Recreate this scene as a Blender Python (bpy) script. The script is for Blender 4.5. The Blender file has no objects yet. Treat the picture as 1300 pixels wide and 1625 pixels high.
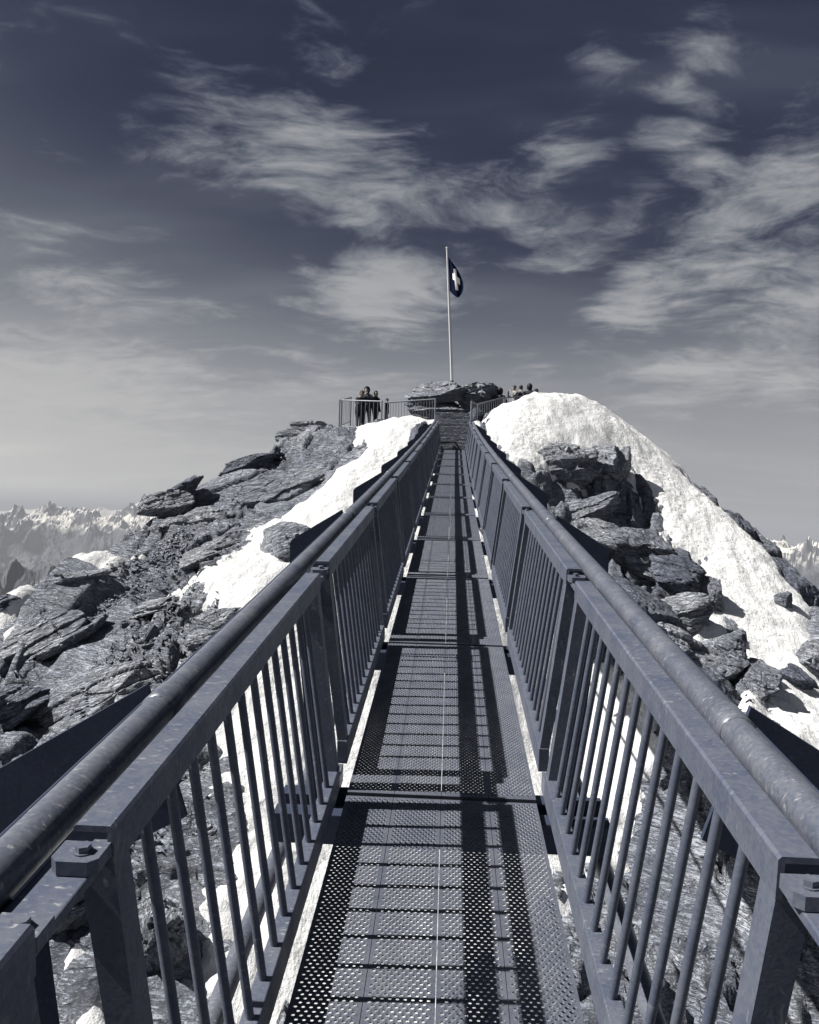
import bpy, bmesh, math, random
import numpy as np
from mathutils import Matrix, Vector

# ------------------------------------------------------------------ camera, sky, sun, exposure
scene = bpy.context.scene
SKY_GAIN = 0.06
SKY_POW = 1.2
SKY_DUST = 2.0
HAZE_COLOR = (0.42, 0.445, 0.50, 1)
SKY_CURVE = [(0.0, 0.0), (0.052, 0.026), (0.066, 0.075), (0.085, 0.185), (0.12, 0.285), (0.17, 0.35), (0.31, 0.41), (0.6, 0.62), (1.0, 1.0)]
HAZE_DENSITY = 5.8e-5
HAZE_TOP = 300.0
CLOUDS = [([-0.143, 0.906, 0.397], -1.158, 0.146, 0.22, [0.284, 0.104, 0.5], 1.0),
    ([-0.117, 0.93, 0.348], -1.164, 0.501, 0.329, [0.142, 0.057, 0.5], 0.8),
    ([-0.088, 0.96, 0.267], -1.296, -0.167, 0.045, [0.156, 0.08, 0.5], 1.5),
    ([-0.059, 0.97, 0.237], -1.327, -0.194, 0.013, [0.142, 0.057, 0.5], 0.9),
    ([-0.196, 0.891, 0.411], -1.114, -0.374, 0.039, [0.085, 0.066, 0.5], 0.5),
    ([0.089, 0.937, 0.338], -1.218, 0.207, -0.019, [0.161, 0.057, 0.5], 0.9),
    ([0.106, 0.916, 0.386], -1.147, -0.354, -0.27, [0.123, 0.085, 0.5], 0.65),
    ([0.146, 0.939, 0.311], -1.247, -0.211, -0.224, [0.142, 0.057, 0.5], 0.75),
    ([0.209, 0.915, 0.345], -1.162, 0.521, -0.012, [0.113, 0.066, 0.5], 0.5),
    ([0.211, 0.943, 0.256], -1.278, -0.481, -0.359, [0.123, 0.076, 0.5], 1.25),
    ([0.306, 0.901, 0.307], -1.237, -0.354, -0.447, [0.217, 0.123, 0.5], 0.9),
    ([0.345, 0.869, 0.355], -1.154, -0.502, -0.588, [0.142, 0.104, 0.5], 0.9),
    ([0.365, 0.896, 0.253], -1.314, -0.098, -0.412, [0.142, 0.104, 0.5], 0.95),
    ([0.254, 0.886, 0.388], -1.138, 0.393, -0.103, [0.123, 0.057, 0.5], 0.75),
    ([0.283, 0.944, 0.173], -1.397, -0.077, -0.305, [0.217, 0.071, 0.5], 1.0),
    ([0.351, 0.922, 0.163], -1.404, 0.188, -0.332, [0.113, 0.057, 0.5], 0.9),
    ([0.246, 0.959, 0.139], -1.431, -0.076, -0.262, [0.161, 0.047, 0.5], 0.6),
    ([0.25, 0.84, 0.481], -1.053, 0.233, -0.158, [0.123, 0.038, 0.5], 0.65),
    ([0.227, 0.867, 0.444], -1.078, 0.352, -0.073, [0.132, 0.03, 0.5], 0.6),
    ([0.15, 0.868, 0.474], -1.056, 0.273, -0.02, [0.085, 0.043, 0.5], 0.5),
    ([-0.134, 0.874, 0.467], -1.062, 0.287, 0.308, [0.095, 0.057, 0.5], 0.45),
    ([-0.409, 0.881, 0.237], -1.331, 0.021, 0.44, [0.246, 0.066, 0.5], 0.8),
    ([-0.45, 0.85, 0.274], -1.291, 0.12, 0.521, [0.151, 0.057, 0.5], 0.6),
    ([-0.366, 0.918, 0.156], -1.414, -0.009, 0.378, [0.397, 0.057, 0.5], 0.8),
    ([-0.267, 0.951, 0.156], -1.413, 0.077, 0.286, [0.246, 0.047, 0.5], 0.75),
    ([-0.449, 0.883, 0.135], -1.435, -0.126, 0.453, [0.284, 0.085, 0.5], 1.4),
    ([-0.514, 0.854, 0.082], -1.488, -0.114, 0.532, [0.454, 0.104, 0.5], 1.25),
    ([-0.379, 0.923, 0.064], -1.507, -0.051, 0.387, [0.397, 0.057, 0.5], 0.9),
    ([-0.087, 0.984, 0.158], -1.412, 0.035, 0.094, [0.208, 0.038, 0.5], 0.6),
    ([-0.398, 0.913, 0.091], -1.479, -0.118, 0.4, [0.378, 0.066, 0.5], 0.9),
    ([-0.183, 0.965, 0.186], -1.383, 0.084, 0.203, [0.17, 0.025, 0.5], 0.6),
    ([0.097, 0.979, 0.181], -1.388, -0.0, -0.099, [0.057, 0.023, 0.5], 0.6),
    ([-0.469, 0.865, 0.178], -1.392, -0.02, 0.493, [0.132, 0.038, 0.5], 0.75)]
COL = scene.collection
R = math.radians

cam_data = bpy.data.cameras.new('camera')
cam = bpy.data.objects.new('camera', cam_data)
COL.objects.link(cam)
scene.camera = cam
cam_data.sensor_width = 36.0
cam_data.lens = 29.29
cam_data.clip_start = 0.05
cam_data.clip_end = 200000.0
YAW, PITCH, ROLL = 0.0467, 0.0077, 0.02705
fw = Vector((-math.sin(YAW)*math.cos(PITCH), math.cos(YAW)*math.cos(PITCH), math.sin(PITCH)))
r0 = Vector((math.cos(YAW), math.sin(YAW), 0))
u0 = r0.cross(fw)
rt = r0*math.cos(ROLL) + u0*math.sin(ROLL)
up = u0*math.cos(ROLL) - r0*math.sin(ROLL)
cam.matrix_world = Matrix(((rt.x, up.x, -fw.x, 0), (rt.y, up.y, -fw.y, 0), (rt.z, up.z, -fw.z, 0), (0, 0, 0, 1)))

SUN_EL = R(49.0)
SUN_DIR = Vector((-0.982*math.cos(SUN_EL), -0.19*math.cos(SUN_EL), math.sin(SUN_EL))).normalized()   # towards the sun
sun_data = bpy.data.lights.new('sun', 'SUN')
sun_data.energy = 5.0
sun_data.angle = R(0.53)
sun_data.color = (1.0, 0.955, 0.885)
sun = bpy.data.objects.new('sun', sun_data)
COL.objects.link(sun)
sun.rotation_euler = SUN_DIR.to_track_quat('Z', 'Y').to_euler()

scene.view_settings.view_transform = 'Standard'
scene.view_settings.look = 'None'
scene.view_settings.exposure = 1.2
scene.view_settings.gamma = 1.0
scene.view_settings.use_curve_mapping = False
scene.cycles.max_bounces = 6
scene.cycles.volume_bounces = 0
scene.cycles.use_denoising = True


class NT:
    """small helper round a node tree"""
    def __init__(self, tree):
        self.t = tree
        self.n = tree.nodes
        self.n.clear()

    def node(self, kind, **kw):
        nd = self.n.new(kind)
        for k, v in kw.items():
            if k == 'inputs':
                for key, val in v.items():
                    self.put(nd, key, val)
            else:
                setattr(nd, k, v)
        return nd

    def put(self, nd, key, val):
        s = nd.inputs[key]
        if isinstance(val, bpy.types.NodeSocket):
            self.t.links.new(val, s)
        else:
            s.default_value = val

    def math(self, op, a, b=None, c=None, clamp=False):
        nd = self.n.new('ShaderNodeMath'); nd.operation = op; nd.use_clamp = clamp
        for i, v in enumerate((a, b, c)):
            if v is not None:
                self.put(nd, i, v)
        return nd.outputs[0]

    def vmath(self, op, a, b=None, scale=None):
        nd = self.n.new('ShaderNodeVectorMath'); nd.operation = op
        self.put(nd, 0, a)
        if b is not None:
            self.put(nd, 1, b)
        if scale is not None:
            self.put(nd, 'Scale', scale)
        return nd.outputs['Value'] if op in ('LENGTH', 'DOT_PRODUCT', 'DISTANCE') else nd.outputs['Vector']

    def ramp(self, fac, stops, interp='LINEAR'):
        nd = self.n.new('ShaderNodeValToRGB'); cr = nd.color_ramp; cr.interpolation = interp
        while len(cr.elements) > 1:
            cr.elements.remove(cr.elements[-1])
        for i, (p, c) in enumerate(stops):
            e = cr.elements[0] if i == 0 else cr.elements.new(p)
            e.position = p
            e.color = (c[0], c[1], c[2], 1) if isinstance(c, (tuple, list)) else (c, c, c, 1)
        self.put(nd, 'Fac', fac)
        return nd.outputs['Color']

    def noise(self, vec, scale, detail=4, rough=0.55, dist=0.0, lac=2.0):
        nd = self.n.new('ShaderNodeTexNoise')
        if vec is not None:
            self.put(nd, 'Vector', vec)
        self.put(nd, 'Scale', scale); self.put(nd, 'Detail', detail)
        self.put(nd, 'Roughness', rough); self.put(nd, 'Distortion', dist); self.put(nd, 'Lacunarity', lac)
        return nd.outputs[0]

    def voronoi(self, vec, scale, feature='F1', out='Distance', rand=1.0):
        nd = self.n.new('ShaderNodeTexVoronoi'); nd.feature = feature
        if vec is not None:
            self.put(nd, 'Vector', vec)
        self.put(nd, 'Scale', scale); self.put(nd, 'Randomness', rand)
        return nd.outputs[out]

    def maprange(self, v, a, b, c=0.0, d=1.0, smooth=False):
        nd = self.n.new('ShaderNodeMapRange')
        if smooth:
            nd.interpolation_type = 'SMOOTHSTEP'
        for i, val in enumerate((v, a, b, c, d)):
            self.put(nd, i, val)
        return nd.outputs[0]

    def mapping(self, vec, loc=(0, 0, 0), rot=(0, 0, 0), scale=(1, 1, 1), kind='POINT'):
        nd = self.n.new('ShaderNodeMapping'); nd.vector_type = kind
        self.put(nd, 'Vector', vec); self.put(nd, 'Location', loc); self.put(nd, 'Rotation', rot); self.put(nd, 'Scale', scale)
        return nd.outputs[0]

    def mix(self, f, a, b, mode='MIX'):
        nd = self.n.new('ShaderNodeMix'); nd.data_type = 'RGBA'; nd.blend_type = mode
        self.put(nd, 0, f)
        for k, v in ((6, a), (7, b)):
            if isinstance(v, (tuple, list)):
                v = (v[0], v[1], v[2], 1)
            self.put(nd, k, v)
        return nd.outputs[2]


# cold blue-black to warm white: the tone scale of the whole sky
TONE = [(0.0, (0.001, 0.004, 0.020)), (0.040, (0.030, 0.040, 0.074)), (0.053, (0.041, 0.053, 0.087)), (0.077, (0.067, 0.077, 0.114)), (0.124, (0.109, 0.124, 0.162)),
        (0.227, (0.216, 0.228, 0.258)), (0.386, (0.381, 0.387, 0.402)), (0.597, (0.604, 0.598, 0.584)), (1.0, (0.97, 0.96, 0.92))]

world = bpy.data.worlds.new('World')
scene.world = world
world.use_nodes = True
w = NT(world.node_tree)
sky = w.node('ShaderNodeTexSky', sky_type='NISHITA')
sky.sun_disc = False
sky.sun_elevation = SUN_EL
sky.sun_rotation = math.atan2(SUN_DIR.x, SUN_DIR.y)
sky.altitude = 1200
sky.air_density = 1.0
sky.dust_density = SKY_DUST
tc = w.node('ShaderNodeTexCoord')
nrm = w.vmath('NORMALIZE', tc.outputs['Generated'])
sep = w.node('ShaderNodeSeparateColor'); w.put(sep, 0, sky.outputs[0])
# a red-filtered grey sky (dark overhead, pale at the horizon)
red = w.math('MULTIPLY', sep.outputs[0], SKY_GAIN)
lin = w.math('POWER', red, SKY_POW)
curve = w.ramp(lin, SKY_CURVE, 'B_SPLINE')
tsep = w.node('ShaderNodeSeparateColor'); w.put(tsep, 0, curve)
tone = tsep.outputs[0]
sx = w.node('ShaderNodeSeparateXYZ'); w.put(sx, 0, nrm)
# high thin cloud on a plane far above: streaks get finer towards the horizon
den = w.math('ADD', w.math('MAXIMUM', sx.outputs[2], 0.0), 0.16)
plane = w.node('ShaderNodeCombineXYZ')
w.put(plane, 0, w.math('DIVIDE', sx.outputs[0], den)); w.put(plane, 1, w.math('DIVIDE', sx.outputs[1], den))
pv = plane.outputs[0]
warp = w.node('ShaderNodeTexNoise'); w.put(warp, 'Vector', pv); w.put(warp, 'Scale', 1.7); w.put(warp, 'Detail', 3)
wv = w.vmath('ADD', pv, w.vmath('SCALE', w.vmath('SUBTRACT', warp.outputs['Color'], (0.5, 0.5, 0.5)), scale=0.45))
streak = w.mapping(wv, rot=(0, 0, R(-14)), scale=(1.0, 1.75, 1))
n1 = w.noise(streak, 2.7, 12, 0.60)
n2 = w.noise(w.mapping(wv, loc=(3, 1, 0), rot=(0, 0, R(25)), scale=(1, 1.5, 1)), 9.0, 10, 0.64)
fib = w.math('ADD', w.math('MULTIPLY', n1, 0.62), w.math('MULTIPLY', n2, 0.44))
cover = None
for (d, rx, ry, rz, sc, st) in CLOUDS:
    m = w.mapping(nrm, loc=d, rot=(rx, ry, rz), scale=sc, kind='TEXTURE')
    g = w.math('MULTIPLY', w.maprange(w.vmath('LENGTH', m), 1.0, 0.0, 0, 1, True), st)
    cover = g if cover is None else w.math('MAXIMUM', cover, g)
# the same thin cloud goes on over the rest of the sky
away = w.maprange(sx.outputs[1], 0.75, 0.3, 0.0, 0.32, True)
cover = w.math('MAXIMUM', cover, away)
fib = w.math('ADD', w.math('MULTIPLY', w.math('SUBTRACT', fib, 0.53), 1.3), 0.53)
density = w.maprange(w.math('ADD', fib, w.math('MULTIPLY', cover, 0.36)), 0.60, 1.05, 0.0, 1.0, True)
haze = w.math('MULTIPLY', w.maprange(w.noise(w.mapping(pv, scale=(0.5, 1.6, 1)), 1.3, 5, 0.5), 0.42, 0.8, 0, 1, True), 0.07)
# thin bright haze low down on the sunny side
az_ = w.vmath('DOT_PRODUCT', nrm, (SUN_DIR.x, SUN_DIR.y, 0.0))
low = w.math('POWER', w.maprange(sx.outputs[2], 0.30, -0.02, 0, 1), 1.8)
glow = w.math('MULTIPLY', w.math('MULTIPLY', w.maprange(az_, -0.30, 0.62, 0, 1, True), low), 0.58)
t2 = w.math('ADD', w.math('ADD', tone, haze), glow)
t3n = w.node('ShaderNodeMix'); w.put(t3n, 0, w.math('MULTIPLY', density, 0.64)); w.put(t3n, 2, t2); w.put(t3n, 3, w.math('MAXIMUM', t2, 0.55))
col = w.ramp(t3n.outputs[0], TONE)
bg = w.node('ShaderNodeBackground')
w.put(bg, 'Color', w.vmath('SCALE', col, scale=10.0*0.435)); w.put(bg, 'Strength', 0.1)
wo = w.node('ShaderNodeOutputWorld'); w.t.links.new(bg.outputs[0], wo.inputs[0])


# ------------------------------------------------------------------ materials
def material(name):
    m = bpy.data.materials.new(name); m.use_nodes = True
    n = NT(m.node_tree)
    p = n.node('ShaderNodeBsdfPrincipled')
    o = n.node('ShaderNodeOutputMaterial'); n.t.links.new(p.outputs[0], o.inputs[0])
    return m, n, p


def bump(n, p, h, strength, dist):
    b = n.node('ShaderNodeBump'); n.put(b, 'Strength', strength); n.put(b, 'Distance', dist); n.put(b, 'Height', h)
    n.put(p, 'Normal', b.outputs[0])
    return b


def metal(name, dark, light, rough=0.45, metallic=0.35, fleck=0.5, ax=(1, 1, 1), spec=0.3):
    m, n, p = material(name)
    g = n.node('ShaderNodeNewGeometry')
    pos = g.outputs['Position']
    cells = n.voronoi(pos, 130, out='Color')
    sc = n.node('ShaderNodeSeparateColor'); n.put(sc, 0, cells)
    cloud = n.noise(pos, 9, 6, 0.6)
    f = n.math('ADD', n.math('ADD', n.math('MULTIPLY', sc.outputs[0], 0.16), 0.14), n.math('MULTIPLY', cloud, 0.65))
    c = n.ramp(f, [(0.28, dark), (0.8, light)])
    fl = n.noise(n.mapping(pos, rot=(0.3, 0.2, 0.5), scale=ax), 48, 4, 0.62, 0.5)
    bright = n.maprange(fl, 0.57, 0.74, 0, fleck, True)
    stain = n.maprange(n.noise(n.mapping(pos, scale=(1, 1, 0.35)), 5.0, 6, 0.7), 0.52, 0.74, 0, 0.35, True)
    c = n.mix(stain, c, dark)
    bright = n.math('MULTIPLY', bright, n.maprange(n.noise(pos, 3.3, 4, 0.6), 0.40, 0.62, 0.12, 1.0, True))
    c = n.mix(bright, c, (0.30, 0.305, 0.315))
    n.put(p, 'Base Color', c); n.put(p, 'Metallic', metallic)
    n.put(p, 'Roughness', n.maprange(f, 0.3, 0.8, rough+0.12, rough-0.1))
    n.put(p, 'Specular IOR Level', spec)
    bump(n, p, n.noise(pos, 120, 3), 0.12, 0.002)
    return m


def rock_material(name, tint=(1, 1, 1), layers=0.5, rnd=True, chips=1.0):
    m, n, p = material(name)
    tcn = n.node('ShaderNodeTexCoord')
    if rnd:
        oi = n.node('ShaderNodeObjectInfo')
        pos = n.vmath('ADD', tcn.outputs['Object'], n.vmath('SCALE', (7.3, 3.1, 5.7), scale=n.math('MULTIPLY', oi.outputs['Random'], 9.0)))
    else:
        pos = n.node('ShaderNodeNewGeometry').outputs['Position']
    dip = n.mapping(pos, rot=(0.42, -0.3, 0.55), scale=(1, 1, 2.4))
    a = n.noise(pos, 0.55, 6, 0.62)
    b = n.noise(dip, 3.2, 9, 0.66, 0.15)
    c = n.noise(pos, 22, 6, 0.65)
    f = n.math('ADD', n.math('ADD', n.math('MULTIPLY', a, 0.5), n.math('MULTIPLY', b, 0.25)), n.math('MULTIPLY', c, 0.45))
    t = tint
    col = n.ramp(f, [(0.42, (0.078*t[0], 0.092*t[1], 0.128*t[2])), (0.58, (0.190*t[0], 0.210*t[1], 0.258*t[2])), (0.76, (0.37*t[0], 0.393*t[1], 0.432*t[2]))])
    # pale quartz specks
    q = n.maprange(n.noise(dip, 34, 2, 0.5), 0.70, 0.78, 0, 0.55, True)
    col = n.mix(q, col, (0.55, 0.55, 0.53))
    # fine cleavage partings, their thin shadow lines painted dark
    part_ = n.noise(n.mapping(dip, scale=(0.35, 0.6, 2.2)), 5.5, 7, 0.7, 0.8)
    k = n.maprange(n.math('ABSOLUTE', n.math('SUBTRACT', part_, 0.5)), 0.0, 0.022, 0.45, 1)
    col = n.mix(k, (0.045, 0.05, 0.07), col)
    # open joints across the beds
    jd = n.vmath('ADD', n.mapping(pos, rot=(0.42, -0.3, 0.55), scale=(0.55, 1.0, 1.5)), n.vmath('SCALE', n.vmath('SUBTRACT', n.node('ShaderNodeTexNoise', inputs={'Vector': pos, 'Scale': 1.6, 'Detail': 5.0}).outputs['Color'], (0.5, 0.5, 0.5)), scale=0.55))
    joint = n.maprange(n.voronoi(jd, 1.5, 'DISTANCE_TO_EDGE'), 0.0, 0.022, 0.0, 1.0)
    joint = n.math('MAXIMUM', joint, n.maprange(n.noise(pos, 0.8, 3), 0.44, 0.56, 1.0, 0.0, True))
    col = n.mix(joint, (0.022, 0.027, 0.042), col)
    n.put(p, 'Base Color', col); n.put(p, 'Roughness', 0.78)
    n.put(p, 'Specular IOR Level', 0.35)
    jit = n.vmath('SCALE', n.vmath('SUBTRACT', n.node('ShaderNodeTexNoise', inputs={'Vector': pos, 'Scale': 3.0, 'Detail': 3.0}).outputs['Color'], (0.5, 0.5, 0.5)), scale=0.25)
    dj = n.vmath('ADD', dip, jit)
    chip = n.voronoi(n.mapping(dj, scale=(0.42, 0.8, 1.1)), 4.6)
    chip2 = n.voronoi(n.mapping(dj, scale=(0.5, 0.8, 1.0)), 12.5)
    patch = n.maprange(n.noise(pos, 0.9, 4, 0.6), 0.38, 0.62, 0.18, 1.0, True)
    rel = n.math('ADD', n.math('MULTIPLY', chip, 0.80*chips), n.math('MULTIPLY', chip2, 0.26*chips))
    hh = n.math('ADD', n.math('ADD', n.math('MULTIPLY', b, 0.4*layers), n.math('MULTIPLY', c, 0.22)), n.math('MULTIPLY', rel, patch))
    hh = n.math('ADD', hh, n.math('MULTIPLY', n.math('MINIMUM', n.math('ABSOLUTE', n.math('SUBTRACT', part_, 0.5)), 0.04), 4.0))
    hh = n.math('ADD', hh, n.math('MULTIPLY', joint, 0.22))
    bump(n, p, hh, 1.0, 0.24)
    return m


def plain(name, c, rough=0.7, var=0.25, scale=6, metallic=0.0, spec=0.3):
    m, n, p = material(name)
    tcn = n.node('ShaderNodeTexCoord')
    f = n.noise(tcn.outputs['Object'], scale, 5, 0.6)
    n.put(p, 'Base Color', n.ramp(f, [(0.3, tuple(x*(1-var) for x in c)), (0.7, tuple(min(1, x*(1+var)) for x in c))]))
    n.put(p, 'Roughness', rough); n.put(p, 'Metallic', metallic); n.put(p, 'Specular IOR Level', spec)
    return m


M_RAIL = metal('galvanised steel', (0.034, 0.046, 0.082), (0.108, 0.116, 0.140), 0.42, 0.1, 0.7, (1, 2.5, 0.5))
M_BAR = metal('galvanised bar', (0.032, 0.043, 0.076), (0.096, 0.104, 0.128), 0.40, 0.1, 0.35)
M_PIPE = metal('weathered cable duct', (0.034, 0.044, 0.074), (0.136, 0.143, 0.164), 0.34, 0.15, 0.85, (1, 2.2, 1))
M_PLATE = metal('flat steel plate', (0.016, 0.022, 0.042), (0.034, 0.042, 0.068), 0.55, 0.0, 0.08, (1, 1, 1), 0.15)
M_DECK = metal('perforated tread steel', (0.050, 0.059, 0.086), (0.125, 0.134, 0.160), 0.34, 0.25, 0.12)
M_ROCK = rock_material('schist', rnd=False)
M_BOULDER = rock_material('schist boulder', (1.06, 1.05, 1.03), 0.6)
M_SLAB = rock_material('smooth slab schist', (1.02, 1.02, 1.02), 0.35, True, 0.3)
M_DARKROCK = rock_material('dark schist', (0.55, 0.57, 0.63), 0.7)  # darker tint, also paints in the shade of rocks under overhangs
M_SCREE = rock_material('slate shard', (1.0, 1.0, 1.0), 0.4)


def snow_material():
    m, n, p = material('old granular snow')
    pos = n.node('ShaderNodeNewGeometry').outputs['Position']
    f = n.noise(pos, 0.9, 7, 0.62)
    g = n.noise(pos, 26, 4, 0.7)
    sep_ = n.node('ShaderNodeSeparateXYZ'); n.put(sep_, 0, pos)
    # meltwater runnels and wind crust
    run = n.noise(n.mapping(pos, rot=(0, 0, 0.35), scale=(2.2, 0.8, 0.8)), 2.6, 7, 0.68, 0.5)
    c = n.ramp(n.math('ADD', n.math('MULTIPLY', f, 0.5), n.math('MULTIPLY', run, 0.5)), [(0.34, (0.46, 0.475, 0.50)), (0.48, (0.585, 0.597, 0.612)), (0.64, (0.64, 0.648, 0.655))])
    c = n.mix(n.maprange(g, 0.68, 0.80, 0, 0.35, True), c, (0.40, 0.41, 0.43))
    # grit melted out of the surface, in drifts
    grit = n.math('MULTIPLY', n.maprange(n.noise(pos, 60, 3, 0.6), 0.64, 0.72, 0, 1, True), n.maprange(n.noise(pos, 0.8, 5, 0.6), 0.56, 0.74, 0, 0.5, True))
    c = n.mix(grit, c, (0.12, 0.12, 0.125))
    n.put(p, 'Base Color', c); n.put(p, 'Roughness', 0.6); n.put(p, 'Specular IOR Level', 0.2)
    n.put(p, 'Diffuse Roughness', 0.8)
    cup = n.voronoi(n.mapping(pos, scale=(1, 1, 0.7)), 6.5, 'SMOOTH_F1')
    crust = n.maprange(n.noise(pos, 0.45, 4, 0.55), 0.40, 0.60, 0.25, 1.0, True)
    h = n.math('ADD', n.math('MULTIPLY', n.math('MULTIPLY', cup, 0.9), crust), n.math('MULTIPLY', n.noise(pos, 14, 6, 0.65), 0.7))
    h = n.math('ADD', h, n.math('MULTIPLY', run, 1.1))
    bump(n, p, h, 0.75, 0.10)
    return m


M_SNOW = snow_material()


def link(o):
    COL.objects.link(o)
    return o


def mesh_obj(name, me, parent=None, mat=None, **props):
    o = bpy.data.objects.new(name, me)
    COL.objects.link(o)
    if parent is not None:
        o.parent = parent
    if mat is not None and not me.materials:
        me.materials.append(mat)
    for k, v in props.items():
        o[k] = v
    return o


def empty(name, loc, **props):
    o = bpy.data.objects.new(name, None)
    o.location = loc
    COL.objects.link(o)
    for k, v in props.items():
        o[k] = v
    return o


def make_mesh(name, verts, faces, smooth=False):
    me = bpy.data.meshes.new(name)
    me.from_pydata([tuple(v) for v in verts], [], [tuple(f) for f in faces])
    me.update()
    if smooth:
        me.polygons.foreach_set('use_smooth', [True]*len(me.polygons))
    return me


def grid_mesh(name, X, Y, Z, keep=None, smooth=True):
    """height field mesh from 2-D arrays; KEEP marks the quads to build"""
    h, wd = X.shape
    idx = np.arange(h*wd).reshape(h, wd)
    q = np.stack([idx[:-1, :-1], idx[:-1, 1:], idx[1:, 1:], idx[1:, :-1]], -1)
    if keep is not None:
        q = q[keep]
    q = q.reshape(-1, 4)
    used = np.unique(q)
    remap = np.full(h*wd, -1, dtype=np.int64); remap[used] = np.arange(len(used))
    q = remap[q]
    co = np.stack([X.ravel()[used], Y.ravel()[used], Z.ravel()[used]], -1)
    me = bpy.data.meshes.new(name)
    me.vertices.add(len(co)); me.vertices.foreach_set('co', co.astype(np.float32).ravel())
    me.loops.add(q.size); me.loops.foreach_set('vertex_index', q.astype(np.int32).ravel())
    me.polygons.add(len(q)); me.polygons.foreach_set('loop_start', np.arange(0, q.size, 4, dtype=np.int32))
    me.polygons.foreach_set('loop_total', np.full(len(q), 4, dtype=np.int32))
    me.polygons.foreach_set('use_smooth', np.full(len(q), smooth))
    me.update(calc_edges=True); me.validate()
    return me


# ------------------------------------------------------------------ noise in numpy
def hash2(ix, iy, seed):
    h = (ix.astype(np.int64)*374761393 + iy.astype(np.int64)*668265263 + seed*1274126177) & 0xffffffff
    h = ((h ^ (h >> 13))*1274126177) & 0xffffffff
    h = (h ^ (h >> 16)) & 0xffffffff
    return h.astype(np.float64)/4294967295.0


def vnoise(x, y, seed=0):
    ix = np.floor(x); iy = np.floor(y); fx = x-ix; fy = y-iy
    ix = ix.astype(np.int64); iy = iy.astype(np.int64)
    fx = fx*fx*fx*(fx*(fx*6-15)+10); fy = fy*fy*fy*(fy*(fy*6-15)+10)
    a = hash2(ix, iy, seed); b = hash2(ix+1, iy, seed); c = hash2(ix, iy+1, seed); d = hash2(ix+1, iy+1, seed)
    return (a*(1-fx)+b*fx)*(1-fy)+(c*(1-fx)+d*fx)*fy


def fbm(x, y, seed=0, octs=5, gain=0.5):
    s = 0; a = 1.0; t = 0
    for o in range(octs):
        s = s + a*vnoise(x*2**o+17.3*o, y*2**o-9.1*o, seed+o); t += a; a *= gain
    return s/t


def vor(x, y, seed):
    ix = np.floor(x).astype(np.int64); iy = np.floor(y).astype(np.int64)
    f1 = np.full(x.shape, 9.0); f2 = np.full(x.shape, 9.0)
    cx = np.zeros(x.shape); cy = np.zeros(x.shape); ci = np.zeros(x.shape, np.int64); cj = np.zeros(x.shape, np.int64)
    for dx in (-1, 0, 1):
        for dy in (-1, 0, 1):
            jx = ix+dx; jy = iy+dy
            px = jx+hash2(jx, jy, seed); py = jy+hash2(jx, jy, seed+7)
            d = np.hypot(px-x, py-y)
            nearer = d < f1
            f2 = np.where(nearer, f1, np.minimum(f2, d))
            f1 = np.where(nearer, d, f1)
            cx = np.where(nearer, px, cx); cy = np.where(nearer, py, cy)
            ci = np.where(nearer, jx, ci); cj = np.where(nearer, jy, cj)
    return f1, f2, x-cx, y-cy, hash2(ci, cj, seed+21), hash2(ci, cj, seed+35), hash2(ci, cj, seed+49)


def sstep(a, b, x):
    t = np.clip((x-a)/(b-a), 0, 1)
    return t*t*(3-2*t)


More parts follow.
